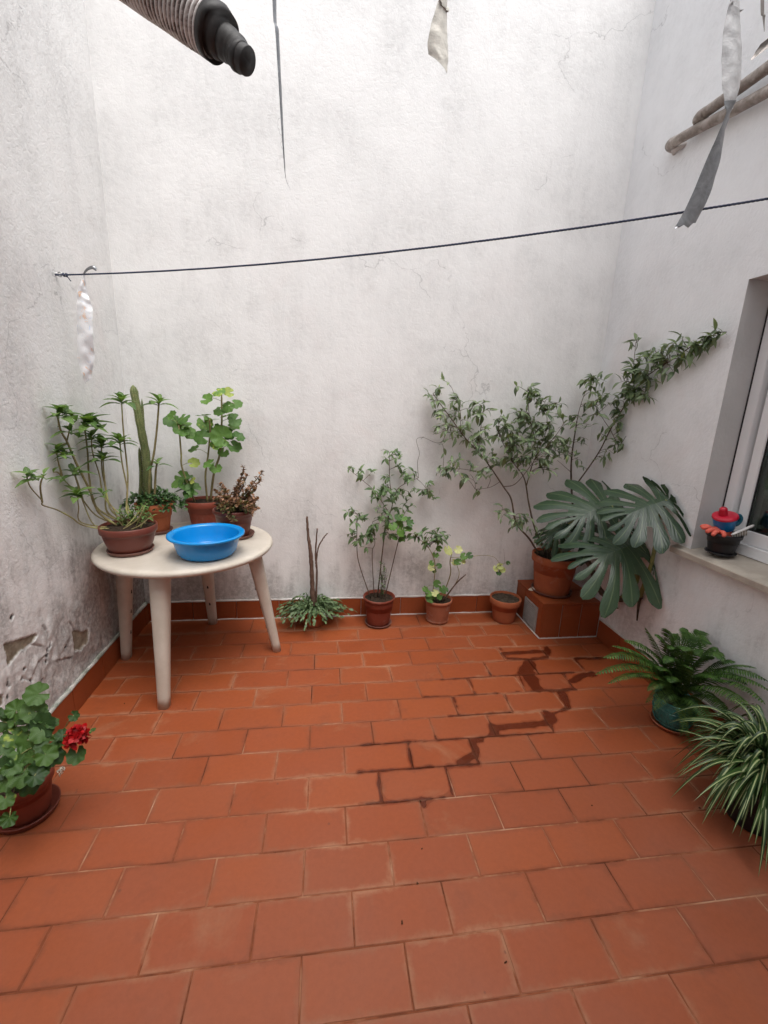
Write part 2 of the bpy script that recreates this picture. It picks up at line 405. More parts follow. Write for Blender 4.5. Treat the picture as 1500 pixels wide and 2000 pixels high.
M['cup_blue'] = mat_simple('cup_blue', (.006, .19, .50), (.006, .17, .46), 9, .35, .5)
M['cup_teal'] = mat_simple('cup_handle_teal', (.008, .13, .20), (.008, .11, .18), 9, .4, .5)
M['red'] = mat_simple('red_plastic', (.55, .010, .040), (.48, .008, .03), 9, .35, .5)
M['glove'] = mat_simple('coral_glove', (.78, .17, .12), (.68, .13, .09), 25, .75, .3, .001, 160)
M['bristle'] = mat_simple('brush_tan', (.45, .40, .33), (.30, .26, .21), 60, .8, .2)
M['white_plastic'] = mat_simple('white_plastic', (.78, .77, .75), (.70, .69, .67), 20, .4, .4)
M['shell'] = mat_simple('pale_shell', (.62, .56, .47), (.45, .38, .30), 40, .6, .3, .001, 90)
M['litter'] = mat_simple('dry_leaf', (.05, .022, .012), (.09, .04, .02), 90, .9, .1)
M['teal'] = None
M['stem_green'] = mat_simple('green_stem', (.16, .19, .055), (.22, .22, .075), 30, .6, .3, .0008, 120, c3=(.12, .12, .045))
M['stem_brown'] = mat_simple('brown_stem', (.085, .058, .040), (.13, .095, .065), 40, .8, .2, .001, 150)
M['stem_mixed'] = mat_simple('leggy_stem', (.42, .42, .15), (.24, .19, .09), 16, .65, .3, .0008, 150, c3=(.22, .20, .08))
M['bark'] = mat_simple('dark_bark', (.050, .036, .027), (.10, .07, .05), 45, .9, .2, .003, 120)
M['stake'] = mat_simple('dead_wood', (.085, .045, .030), (.15, .095, .07), 35, .9, .2, .003, 110)
M['leaf_leggy'] = mat_leaf('leaf_leggy', (.062, .130, .038), (.190, .300, .090), (.23, .33, .12), .42, .36)
M['leaf_shrub'] = mat_leaf('leaf_shrub', (.050, .084, .040), (.215, .280, .145), (.24, .30, .17), .36, .28, (.30, .34, .06), .06, 1.0, .6)
M['leaf_mid'] = mat_leaf('leaf_mid', (.045, .095, .034), (.165, .250, .105), (.17, .26, .10), .38, .28, (.24, .30, .06), .06, 1.0, .55)
M['leaf_geranium'] = mat_leaf('leaf_geranium', (.035, .095, .018), (.120, .235, .045), None, .5, .25, (.40, .46, .08))
M['leaf_red_geranium'] = mat_leaf('leaf_red_geranium', (.016, .046, .009), (.060, .128, .022), None, .5, .2, (.30, .38, .05))
M['leaf_pale'] = mat_leaf('leaf_variegated', (.45, .50, .15), (.68, .68, .34), None, .5, .25)
M['leaf_ground'] = mat_leaf('leaf_ground', (.022, .060, .018), (.075, .150, .045), None, .45, .2)
M['leaf_fern'] = mat_leaf('leaf_fern', (.022, .066, .013), (.088, .178, .033), None, .5, .2, var=.9)
M['leaf_monstera'] = mat_leaf('leaf_monstera', (.022, .048, .026), (.055, .092, .048), (.10, .145, .07), .27, .12, None, .05, .6, .5)
M['leaf_succ'] = mat_leaf('leaf_succulent', (.11, .050, .036), (.36, .20, .12), None, .5, .25, (.60, .34, .26))
M['leaf_succ_g'] = mat_leaf('leaf_succulent_green', (.06, .075, .025), (.17, .17, .06), None, .5, .2)
M['leaf_cacti'] = mat_leaf('leaf_cactus_segment', (.045, .085, .034), (.135, .200, .085), (.16, .22, .11), .45, .12)
M['petal'] = mat_leaf('petal_red', (.22, .001, .003), (.46, .003, .006), None, .55, .15)
def mat_blade():
    t = NT('leaf_striped')
    uv = t.n('ShaderNodeSeparateXYZ'); t.l(t.coord('UV'), uv.inputs[0])
    d = t.math('ABSOLUTE', t.math('SUBTRACT', uv.outputs[0], .5))
    oi = t.n('ShaderNodeObjectInfo')
    g = t.ramp(oi.outputs['Random'], [(0, (.016, .050, .011)), (1, (.055, .115, .026))])
    c = t.mix(t.ramp(d, [(.10, 1.0), (.17, 0.0)]), g, (.37, .43, .20))
    b = t.principled(c, .38, .5); tl = t.n('ShaderNodeBsdfTranslucent'); t.l(c, tl.inputs[0])
    mx = t.n('ShaderNodeMixShader'); mx.inputs[0].default_value = .18; t.l(b.outputs[0], mx.inputs[1]); t.l(tl.outputs[0], mx.inputs[2])
    return t.done(mx)
M['blade'] = mat_blade()
def mat_cactus():
    t = NT('cactus_skin'); P = t.pos()
    col = t.ramp(t.noise(P, 30, 5), [(.35, (.10, .13, .045)), (.65, (.17, .19, .075))])
    sp = t.ramp(t.noise(P, 190, 2), [(.58, 0.0), (.66, 1.0)])
    col = t.mix(t.math('MULTIPLY', sp, .5), col, (.36, .30, .15))
    return t.done(t.principled(col, .6, .3, 0, t.bump(t.noise(P, 150, 3), .5, .002)))
M['cactus'] = mat_cactus()
def mat_teal():
    t = NT('glazed_teal'); P = t.pos()
    col = t.ramp(t.noise(P, 20, 5), [(.35, (.016, .12, .11)), (.65, (.04, .22, .195))])
    return t.done(t.principled(col, .22, .5, 0, t.bump(t.noise(P, 60, 4), .3, .0015), Coat_Weight=.4, Coat_Roughness=.1))
M['teal'] = mat_teal()
M['teal_dark'] = mat_simple('glaze_recess', (.006, .035, .036), (.012, .05, .05), 20, .3, .5)

# ------------------------------------------------------------------ floor with single tiles
floor = tag(MB().box((XL-.1, YR-.1, -.06), (XR+.1, YB+.1, -.0022)).build('floor', M['grout']), kind='structure')
TILE_T = .012
def tile_mesh(w_, d_, name='tile', h=TILE_T, ch=.0016, mat=None, jag=0.0):
    x, y = w_/2, d_/2; a = ch
    j = lambda: rnd.uniform(-jag, jag)
    top = [(-x+a+j(), -y+a+j(), 0), (x-a+j(), -y+a+j(), 0), (x-a+j(), y-a+j(), 0), (-x+a+j(), y-a+j(), 0)]
    mid = [(-x, -y, -a), (x, -y, -a), (x, y, -a), (-x, y, -a)]; bot = [(p[0], p[1], -h) for p in mid]
    fs = [(0, 1, 2, 3)]
    for k in range(4):
        k2 = (k+1) % 4; fs.append((4+k, 4+k2, k2, k)); fs.append((8+k, 8+k2, 4+k2, 4+k))
    b = MB(); b.add(top+mid+bot, fs, None, False); return b.mesh(name, mat or M['tile'])
JO = .0042
full = [tile_mesh(TILE_B-JO+rnd.uniform(-.0012, .0012), TILE_A-JO+rnd.uniform(-.0008, .0008), jag=.0007) for _ in range(5)]
rear = MB()
for j in range(-14, 13):
    y0 = TY0+TILE_A*j; y1 = y0+TILE_A
    if j == 12: y0 -= .006; y1 = YB-.006
    if j == 11: y1 -= .006
    if y1 < YR: continue
    sh = rnd.uniform(-.006, .006)
    k0 = (0 if j % 2 else .5)
    for k in range(-6, 9):
        xa = (k+k0)*TILE_B+TX0+sh; xb = xa+TILE_B
        xa, xb = max(xa, XL+.004), min(xb, XR-.004)
        if xb-xa < .02: continue
        cut = abs((xb-xa)-TILE_B) > .001 or j == 12 or j == 11
        zc = rnd.uniform(-.0005, .0005)
        if j < -4:
            rear.box((xa+JO/2, y0+JO/2, -.012), (xb-JO/2, y1-JO/2, 0)); continue
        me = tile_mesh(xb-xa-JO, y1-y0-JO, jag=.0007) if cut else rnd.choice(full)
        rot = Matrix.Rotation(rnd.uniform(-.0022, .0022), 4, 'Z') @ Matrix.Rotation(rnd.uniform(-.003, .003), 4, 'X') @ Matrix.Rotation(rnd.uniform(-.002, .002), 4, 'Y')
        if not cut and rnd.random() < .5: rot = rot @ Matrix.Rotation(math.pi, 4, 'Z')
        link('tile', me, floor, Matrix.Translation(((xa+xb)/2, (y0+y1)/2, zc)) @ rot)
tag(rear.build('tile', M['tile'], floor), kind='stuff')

# wet film left along the joints
def z2(x, y): return fl(700+x*.53333, 1100+y*.53333)
lines = []
def wl(w_, *pts): lines.append((w_, [z2(*p) for p in pts]))
g_ = .0036
wl(g_, (300,428), (480,415), (640,407), (790,400)); wl(g_, (240,490), (430,482), (600,470), (780,462))
wl(g_, (330,561), (560,546)); wl(g_, (0,668), (290,648), (500,635), (715,620)); wl(g_, (0,766), (200,751), (440,737)); wl(g_*.9, (0,884), (230,866), (350,855))
for a, b in (((462,366),(486,413)), ((405,425),(430,480)), ((347,490),(371,556)), ((537,480),(565,546)), ((472,560),(500,633)), ((672,546),(716,620)), ((730,470),(770,530)),
             ((280,632),(286,648)), ((183,662),(197,746)), ((406,646),(440,736)), ((318,750),(346,854)), ((70,766),(82,876)), ((590,412),(612,470)), ((518,312),(545,356)), ((690,305),(697,345)), ((630,352),(660,405)), ((790,346),(828,392)), ((752,405),(785,455))):
    wl(g_, a, b)
wl(.017, (530,330), (600,328), (685,322)); wl(.015, (688,312), (694,338)); wl(.013, (640,352), (690,345))
wl(.036, (628,368), (612,395)); wl(.040, (612,398), (632,425)); wl(.032, (635,430), (655,460)); wl(.016, (590,402), (640,402))
wl(.020, (785,432), (815,415), (858,405)); wl(.022, (740,472), (757,500)); wl(.016, (757,505), (768,528)); wl(.012, (720,468), (790,462))
wl(.022, (690,548), (712,575)); wl(.018, (495,605), (560,598), (640,592), (698,582)); wl(.020, (492,598), (500,622)); wl(.016, (415,650), (445,648)); wl(.016, (418,655), (432,690))
wl(.008, (655,462), (700,468), (742,472)); wl(.008, (768,528), (735,545), (712,552)); wl(.008, (494,622), (470,636), (440,646)); wl(.008, (700,582), (716,618)); wl(.007, (428,702), (440,735)); wl(.009, (545,350), (620,352)); wl(.009, (700,318), (690,345))
wl(.018, (372,730), (400,715), (428,702)); wl(.010, (795,350), (905,348)); wl(.012, (230,868), (240,890))
def wetd(x, y):
    p = V((x, y)); best = 9.0
    for w_, pts in lines:
        for a, b in zip(pts, pts[1:]):
            a2, b2 = a.xy, b.xy; ab = b2-a2; t_ = max(0, min(1, (p-a2).dot(ab)/ab.length_squared)); d = (p-a2-ab*t_).length - w_
            if d < best: best = d
    return best
def wet_build(grow=0.0, zf=.0014, s=.0045):
    b = MB(); idx = {}; cells = set()
    for w_, pts in lines:
        for a, c in zip(pts, pts[1:]):
            n = int((c-a).length/s)+1; r_ = int((w_+.008+grow)/s)+1
            for i in range(n+1):
                q = a.lerp(c, i/n); ci, cj = int(q.x/s), int(q.y/s)
                for di in range(-r_, r_+1):
                    for dj in range(-r_, r_+1): cells.add((ci+di, cj+dj))
    for (i, j) in cells:
        x, y = (i+.5)*s, (j+.5)*s
        nz = noise.noise((x*60, y*60, 1))*.0040+noise.noise((x*24, y*24, 5))*.0075
        if wetd(x, y)+nz*(1+grow*120)-grow < 0:
            q = []
            for (di, dj) in ((0,0),(1,0),(1,1),(0,1)):
                key = (i+di, j+dj)
                if key not in idx:
                    idx[key] = len(b.v); b.v.append((key[0]*s, key[1]*s, zf)); b.uv.append((.5, .5))
                q.append(idx[key])
            b.f.append(tuple(q)); b.sm.append(False)
    # soften the stair-stepped outline
    nb = {}
    from collections import Counter
    ec = Counter()
    for f in b.f:
        for k in range(4):
            e = tuple(sorted((f[k], f[(k+1) % 4]))); ec[e] += 1
    for (a, c), n in ec.items():
        if n == 1: nb.setdefault(a, []).append(c); nb.setdefault(c, []).append(a)
    for _ in range(4):
        new = {a: (V(b.v[a])*.4 + sum((V(b.v[c]) for c in cs), V())*(.6/len(cs))) for a, cs in nb.items()}
        for a, p in new.items(): b.v[a] = tuple(p)
    return b
tag(wet_build().build('water_film', M['wet']), kind='structure')
tag(wet_build(.006, .0010, .006).build('damp_halo', M['damp']), kind='structure')

# ------------------------------------------------------------------ walls
wall_b = tag(MB().box((XL-.25, YB, -.05), (XR+.45, YB+.2, ZT)).build('back_wall', M['wall_back']), 'stained white plaster wall facing the camera behind all the plants', 'wall')
rear_w = tag(MB().box((XL-.25, YR-.2, -.05), (XR+.45, YR, ZT)).build('unseen_rear_wall', M['wall_right']), 'unseen plain white plaster wall behind the camera, added to shape the light', 'wall')  # unseen wall, kept to bounce light and block part of the sun

def in_poly(x, y, P):
    c = False; n = len(P)
    for i in range(n):
        x1, y1 = P[i]; x2, y2 = P[(i+1) % n]
        if (y1 > y) != (y2 > y) and x < (x2-x1)*(y-y1)/(y2-y1)+x1: c = not c
    return c
def left_wall():
    def yz(x, y): q = onx(x, y, XL); return (q.y, q.z)
    peels = [[yz(*p) for p in ((8,1258),(26,1252),(46,1246),(66,1238),(73,1240),(60,1258),(38,1274),(15,1300),(12,1272))],
             [yz(*p) for p in ((141,1234),(148,1229),(160,1234),(172,1229),(172,1254),(164,1260),(154,1272),(144,1268))],
             [yz(*p) for p in ((-14,1345),(8,1362),(6,1376),(-14,1385))]]
    seams = [[yz(*p) for p in q] for q in (((84,1222),(93,1240)), ((136,1213),(146,1231)), ((97,1260),(92,1270),(90,1292)), ((64,1320),(70,1300),(92,1275)), ((15,1325),(18,1342)), ((75,1337),(83,1328)), ((40,1275),(62,1258),(80,1262)), ((110,1290),(140,1285)), ((124,1268),(133,1248)), ((60,1330),(45,1325)))]
    holes = [yz(*p) for p in ((97,1261),(92,1269),(91,1280),(90,1292),(43,1325),(46,1307),(17,1360),(60,1330),(128,1263),(16,1336),(81,1329),(23,1205))]
    ya, yb, za, zb = 1.20, 2.60, .10, .80; s = .0052
    ny, nz_ = int((yb-ya)/s), int((zb-za)/s)
    b = MB(); peel = []; hole = []
    for j in range(nz_+1):
        for i in range(ny+1):
            y = ya+(yb-ya)*i/ny; z = za+(zb-za)*j/nz_
            wy = y+noise.noise((y*40, z*40, 0))*.006; wz = z+noise.noise((y*40, z*40, 9))*.006
            p = 1.0 if any(in_poly(wy, wz, P) for P in peels) else 0.0
            h = 0.0
            for (hy, hz) in holes:
                d = math.hypot((wy-hy), (wz-hz)*.8)
                if d < .0065: h = 1.0
            edge = min(1, (y-ya)/.08, (yb-y)/.08, (z-za)/.03, (zb-z)/.12); edge = max(0, edge)
            lump = noise.fractal((y*9, z*9, 3), 1.0, 2.1, 5)*.0045 + max(0, noise.noise((y*17, z*12, 7)))*.006
            fall = max(0, min(1, (.62-z)/.3))
            dx = lump*(.25+fall)
            for sg in seams:
                for (a, c) in zip(sg, sg[1:]):
                    A, Cc = V(a), V(c); q = V((wy, wz)); ab = Cc-A; t_ = max(0, min(1, (q-A).dot(ab)/ab.length_squared)); dv = q-A-ab*t_; d = dv.length
                    if d < .0032: dx -= .003; h = max(h, .35)
                    elif d < .04 and (ab.x*dv.y-ab.y*dv.x) > 0: dx += .0035*(1-d/.04)     # lifted flake beside the crack
            if p: dx = -.0045+noise.noise((y*60, z*60, 2))*.0015
            if h == 1.0: dx = -.005
            b.v.append((XL+dx*edge, y, z)); b.uv.append((.5, .5)); peel.append(p); hole.append(h)
    for j in range(nz_):
        for i in range(ny):
            a = j*(ny+1)+i; b.f.append((a, a+1, a+ny+2, a+ny+1)); b.sm.append(True)
    nfine = len(b.v)
    y0, y1, z0, z1 = YR-.2, YB+.0, -.05, ZT
    o = [(y0, z0), (ya, z0), (yb, z0), (y1, z0), (y0, za), (ya, za), (yb, za), (y1, za), (y0, zb), (ya, zb), (yb, zb), (y1, zb), (y0, z1), (ya, z1), (yb, z1), (y1, z1)]
    b.add([(XL, y, z) for y, z in o], [(r*4+c, r*4+c+1, r*4+c+5, r*4+c+4) for r in range(3) for c in range(3) if (r, c) != (1, 1)], None, False)
    b.add([(XL-.25, y0, z0), (XL-.25, y1, z0), (XL-.25, y1, z1), (XL-.25, y0, z1), (XL, y0, z1), (XL, y1, z1), (XL, y0, z0), (XL, y1, z0)], [(3, 2, 1, 0), (4, 5, 2, 3), (0, 6, 4, 3), (7, 1, 2, 5)], None, False)
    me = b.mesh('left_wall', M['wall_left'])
    for nm, arr in (('peel', peel), ('hole', hole)):
        a = me.attributes.new(nm, 'FLOAT', 'POINT'); a.data.foreach_set('value', arr+[0.0]*(len(me.vertices)-nfine))
    return link('left_wall', me)
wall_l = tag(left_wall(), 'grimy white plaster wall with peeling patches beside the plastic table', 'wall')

# right wall with the window opening
WY0, WY1, WZ0, WZ1, FX = .55, 1.836, .80, 2.014, 1.915
def right_wall():
    b = MB(); ys = [YR-.2, WY0, WY1, YB]; zs = [-.05, WZ0, WZ1, ZT]
    vs = [(XR, y, z) for z in zs for y in ys]
    b.add(vs, [(r*4+c, r*4+c+4, r*4+c+5, r*4+c+1) for r in range(3) for c in range(3) if (r, c) != (1, 1)], None, False)
    D = XR+.45
    b.add([(D, ys[0], zs[0]), (D, ys[3], zs[0]), (D, ys[3], zs[3]), (D, ys[0], zs[3]), (XR, ys[0], zs[3]), (XR, ys[3], zs[3])], [(0, 1, 2, 3), (3, 2, 5, 4)], None, False)
    return b.build('right_wall', M['wall_right'])
wall_r = tag(right_wall(), 'clean white plaster wall with the window on the right side', 'wall')
b = MB()     # reveal lining of the opening, slightly rounded arris comes from the bevelled boxes
b.box((XR+.0015, WY1+.0005, WZ0-.02), (XR+.34, WY1+.03, WZ1+.03)); b.box((XR+.0015, WY0-.03, WZ0-.02), (XR+.34, WY0-.0005, WZ1+.03))
b.box((XR+.0015, WY0, WZ1+.0005), (XR+.34, WY1, WZ1+.03))
b.build('window_reveal', M['reveal'], wall_r)
def window():
    b = MB(); fw = .050
    b.box((FX, WY1-fw, .862), (FX+.075, WY1-.002, WZ1-.002), .002); b.box((FX, WY0+.002, .862), (FX+.075, WY0+fw, WZ1-.002), .002)
    b.box((FX, WY0+fw, WZ1-fw), (FX+.075, WY1-fw, WZ1-.002), .002)
    b.box((FX+.004, WY0+fw, .862), (FX+.075, WY1-fw, .874), .001)
    fr = b.build('window_frame', M['white_pvc'], wall_r)
    t = MB()
    for k, x in enumerate((FX+.002, FX+.024, FX+.046)): t.box((x, WY0+.003, .838), (x+.008, WY1-.003, .8615+.004*k), .001)
    t.box((FX, WY0+.002, .826), (FX+.075, WY1-.002, .838), .001)
    t.build('sliding_track', M['white_pvc'], fr)
    g = MB(); g.box((FX-.004, WY1-.006, .856), (FX-.0005, WY1-.0015, WZ1-.006)); g.build('gasket', M['gasket'], fr)
    s = MB(); sx = FX+.022; y1 = WY1-fw-.014; y0 = y1-.62; st = .048
    s.box((sx, y1-st, .8755), (sx+.03, y1, WZ1-fw-.004), .003); s.box((sx, y0, .8755), (sx+.03, y0+st, WZ1-fw-.004), .003)
    s.box((sx, y0+st, .8755), (sx+.03, y1-st, .938), .003); s.box((sx, y0+st, WZ1-fw-.055), (sx+.03, y1-st, WZ1-fw-.004), .003)
    so = s.build('sash', M['white_pvc'], wall_r)
    p = MB(); p.box((sx+.013, y0+st-.004, .934), (sx+.017, y1-st+.004, WZ1-fw-.05)); p.build('pane', M['glass'], so)
    q = MB(); q.box((sx+.006, y1-st-.0045, .9385), (sx+.012, y1-st-.0005, WZ1-fw-.056)); q.box((sx+.006, y0+st, .9385), (sx+.012, y1-st-.005, .943)); q.build('gasket', M['gasket'], so)
    r = MB(); rx = XR+.36; r.add([(rx+.7, -.2, .3), (rx+.7, 2.4, .3), (rx+.7, 2.4, 2.4), (rx+.7, -.2, 2.4), (XR+.342, -.2, .3), (XR+.342, 2.4, .3), (XR+.342, 2.4, 2.4), (XR+.342, -.2, 2.4)],
        [(0, 1, 2, 3), (4, 5, 1, 0), (2, 6, 7, 3), (5, 6, 2, 1), (0, 3, 7, 4)], None, False)
    r.build('dark_room', M['interior'], wall_r)
    # sliding second sash further along
    s2 = MB(); sx2 = FX+.054; b0, b1 = WY0+fw, y0+.04
    s2.box((sx2, b1-st, .8755), (sx2+.018, b1, WZ1-fw-.004), .003); s2.box((sx2, b0, .8755), (sx2+.018, b0+st, WZ1-fw-.004), .003)
    s2.box((sx2, b0+st, .8755), (sx2+.018, b1-st, .938), .003); s2.box((sx2, b0+st, WZ1-fw-.055), (sx2+.018, b1-st, WZ1-fw-.004), .003)
    so2 = s2.build('sash', M['white_pvc'], wall_r); p = MB(); p.box((sx2+.007, b0+st-.004, .934), (sx2+.011, b1-st+.004, WZ1-fw-.05)); p.build('pane', M['glass'], so2)
    # sloping stone sill
    y_a, y_b = WY0-.08, 1.915; x_a, x_b = 1.748, FX+.02
    za, zb = .797, .8255
    vs = [(x_a, y_a, za-.030), (x_a, y_b, za-.030), (x_a, y_a, za), (x_a, y_b, za), (XR-.001, y_a, za-.030), (XR-.001, y_b, za-.030), (XR-.001, y_a, .804), (XR-.001, y_b, .804)]
    k = MB()
    k.add([(x_a, y_a, za-.030), (x_a, y_b, za-.030), (x_a, y_b, za-.004), (x_a, y_a, za-.004), (x_a+.004, y_a, za), (x_a+.004, y_b, za), (XR-.001, y_a, .804), (XR-.001, y_b, .804), (XR-.001, y_a, za-.030), (XR-.001, y_b, za-.030)],
          [(0, 3, 2, 1), (3, 4, 5, 2), (4, 6, 7, 5), (8, 0, 1, 9), (1, 2, 5, 7, 9), (0, 8, 6, 4, 3)], None, False)
    k.add([(XR-.001, WY0+.001, .804), (XR-.001, WY1-.001, .804), (x_b, WY1-.001, zb), (x_b, WY0+.001, zb)], [(0, 3, 2, 1)], None, False)
    k.build('window_sill', M['sill'], wall_r)
window()

# skirting: single tiles on each wall
SK = .128
def skirt(wall, a, b_, fixed, axis, sgn, seed):
    r = random.Random(seed); p = a
    while p < b_-.01:
        q = min(p+TILE_B, b_); dz = r.uniform(-.002, .002); th = .009+r.uniform(-.001, .001)
        if axis == 'x': lo, hi = (p+.0015, fixed-th, .001), (q-.0015, fixed-.0005, SK+dz)
        elif sgn > 0: lo, hi = (fixed+.0005, p+.0015, .001), (fixed+th, q-.0015, SK+dz)
        else: lo, hi = (fixed-th, p+.0015, .001), (fixed-.0005, q-.0015, SK+dz)
        MB().box(lo, hi, .0018).build('skirting_tile', M['skirt'], wall); p = q
skirt(wall_b, XL+.012, 1.378, YB, 'x', 1, 1)
skirt(wall_l, -.6, YB-.011, XL+.006, 'y', 1, 2)
skirt(wall_r, -.6, 2.398, XR, 'y', -1, 3)
def fillet(wall, pts, m, r0=.008, seed=0):
    n = 90; P = [pts[0].lerp(pts[1], i/n) for i in range(n+1)]
    b = MB(); b.tube([p+V((0, 0, noise.noise((i*.31, seed, 0))*.003)) for i, p in enumerate(P)], [r0*(.75+.5*abs(noise.noise((i*.4, seed, 4)))) for i in range(n+1)], 6); b.build('mortar_joint', m, wall)
fillet(wall_b, (V((XL+.02, YB-.003, SK+.004)), V((1.38, YB-.003, SK+.004))), M['mortar_white'], .008, 1)
fillet(wall_b, (V((XL+.02, YB-.011, .001)), V((1.38, YB-.011, .001))), M['mortar_white'], .005, 6)
fillet(wall_l, (V((XL+.007, .2, SK+.005)), V((XL+.007, YB-.01, SK+.005))), M['mortar'], .013, 2)
fillet(wall_r, (V((XR-.003, .2, SK+.003)), V((XR-.003, 2.39, SK+.003))), M['mortar_white'], .008, 3)

# ------------------------------------------------------------------ tiled plinth with a vent
PX0, PX1, PY0, PY1, PZ = 1.388, XR-.002, 2.405, YB-.002, .245
pl = thing('tiled_plinth', (1.59, 2.6, 0), 'terracotta tiled step with a vent grille in the far right corner', 'plinth')
MB().box((PX0+.006, PY0+.006, 0), (PX1, PY1, PZ-.006)).build('core', M['mortar_white'], pl)
top_h = .014
wx = (PX1-PX0)/2; wy = (PY1-PY0)/2
for i in range(2):
    for j in range(2):
        MB().box((PX0+wx*i+(.001 if i else -.002), PY0+wy*j+(.001 if j else -.002), PZ-top_h), (PX0+wx*(i+1)-.001, PY0+wy*(j+1)-.001, PZ), .002).build('tile', M['skirt'], pl)
for i in range(3):
    w3 = (PX1-PX0)/3
    MB().box((PX0+w3*i+.0025, PY0, .003), (PX0+w3*(i+1)-.0025, PY0+.009, PZ-top_h-.002), .0018).build('tile', M['skirt'], pl)
MB().box((PX0, PY0+.0105, .003), (PX0+.009, 2.468, PZ-top_h-.002), .0018).build('tile', M['skirt'], pl)
MB().box((PX0, 2.472, .185), (PX0+.009, 2.66, PZ-top_h-.002), .0018).build('tile', M['skirt'], pl)
MB().box((PX0, 2.663, .003), (PX0+.009, PY1-.004, PZ-top_h-.002), .0018).build('tile', M['skirt'], pl)
fillet(pl, (V((PX0-.002, PY0-.002, .001)), V((PX1, PY0-.002, .001))), M['mortar_white'], .006, 8)
fillet(pl, (V((PX0-.002, PY0-.002, .001)), V((PX0-.002, PY1, .001))), M['mortar_white'], .006, 9)
g = MB(); gy0, gy1, gz0, gz1 = 2.476, 2.655, .018, .180
g.box((PX0-.004, gy0, gz0), (PX0+.006, gy0+.012, gz1), .001); g.box((PX0-.004, gy1-.012, gz0), (PX0+.006, gy1, gz1), .001)
g.box((PX0-.004, gy0+.012, gz0), (PX0+.006, gy1-.012, gz0+.012), .001); g.box((PX0-.004, gy0+.012, gz1-.012), (PX0+.006, gy1-.012, gz1), .001)
g.box((PX0+.0055, gy0+.010, gz0+.010), (PX0+.0065, gy1-.010, gz1-.010))
vg = g.build('vent_grille', M['vent'], pl)
MB().box((PX0+.0035, gy0+.011, gz0+.011), (PX0+.0052, gy1-.011, gz1-.011)).build('dark_backing', M['gasket'], vg)  # dark sheet stands in for the shade behind the slats
for k in range(10):
    z = gz0+.018+k*.0135; s = MB(); 
    s.add([(PX0-.003, gy0+.012, z), (PX0-.003, gy1-.012, z), (PX0+.003, gy1-.012, z+.005), (PX0+.003, gy0+.012, z+.005), (PX0-.003, gy0+.012, z-.002), (PX0-.003, gy1-.012, z-.002), (PX0+.003, gy1-.012, z+.003), (PX0+.003, gy0+.012, z+.003)],
          [(0, 1, 2, 3), (7, 6, 5, 4), (0, 4, 5, 1), (3, 2, 6, 7)], None, False)
    s.build('slat', M['vent'], vg)

# ------------------------------------------------------------------ plastic table
TZ, TC, TR = .70, V((-.705, 2.312, 0)), .43
tb = thing('garden_table', (TC.x, TC.y, 0), 'round weathered white plastic table standing in the left corner', 'table')
MB().lathe((TC.x, TC.y, TZ), [(0, -.020), (.36, -.020), (TR-.03, -.034), (TR-.008, -.031), (TR, -.020), (TR-.001, -.010), (TR-.010, -.002), (TR-.028, 0), (TR-.040, -.0015), (.30, -.001), (0, 0)], 96).build('table_top', M['plastic_table'], tb)
for (fx, fy) in ((-1.098, 2.365), (-.752, 1.925), (-.720, 2.745), (-.272, 2.385)):
    d = V((fx-TC.x, fy-TC.y, 0)); top = TC+d.normalized()*(.315 if fx > -1.05 else .34); top.z = TZ-.022; foot = V((fx, fy, 0))
    bm = MB(); n = 12; vs = []; fs = []
    out = d.normalized(); side = V((-out.y, out.x, 0))
    for i in range(n+1):
        t_ = i/n; c = foot.lerp(top, t_)
        hw = .027+.019*t_**1.2; hd = .024+.020*t_**1.2
        for k in range(16):
            q = 2*math.pi*k/16; cs, sn = math.cos(q), math.sin(q); e = .72
            vs.append(c+side*hw*math.copysign(abs(cs)**e, cs)+out*hd*math.copysign(abs(sn)**e, sn))
    for i in range(n):
        for k in range(16):
            k2 = (k+1) % 16; fs.append((i*16+k, i*16+k2, (i+1)*16+k2, (i+1)*16+k))
    fs.append(tuple(range(16))[::-1]); bm.add(vs, fs)
    lg = bm.build('leg', M['plastic_table'], tb)
    for zz in (.17, .30, .42):          # drain slots moulded in the inner face
        c = foot.lerp(top, zz/TZ); hd = .024+.020*(zz/TZ)**1.2
        s = MB(); s.tube([c-out*(hd-.004)-V((0, 0, .010)), c-out*(hd-.004)+V((0, 0, .010))], .006, 8); s.build('slot', M['gasket'], lg)

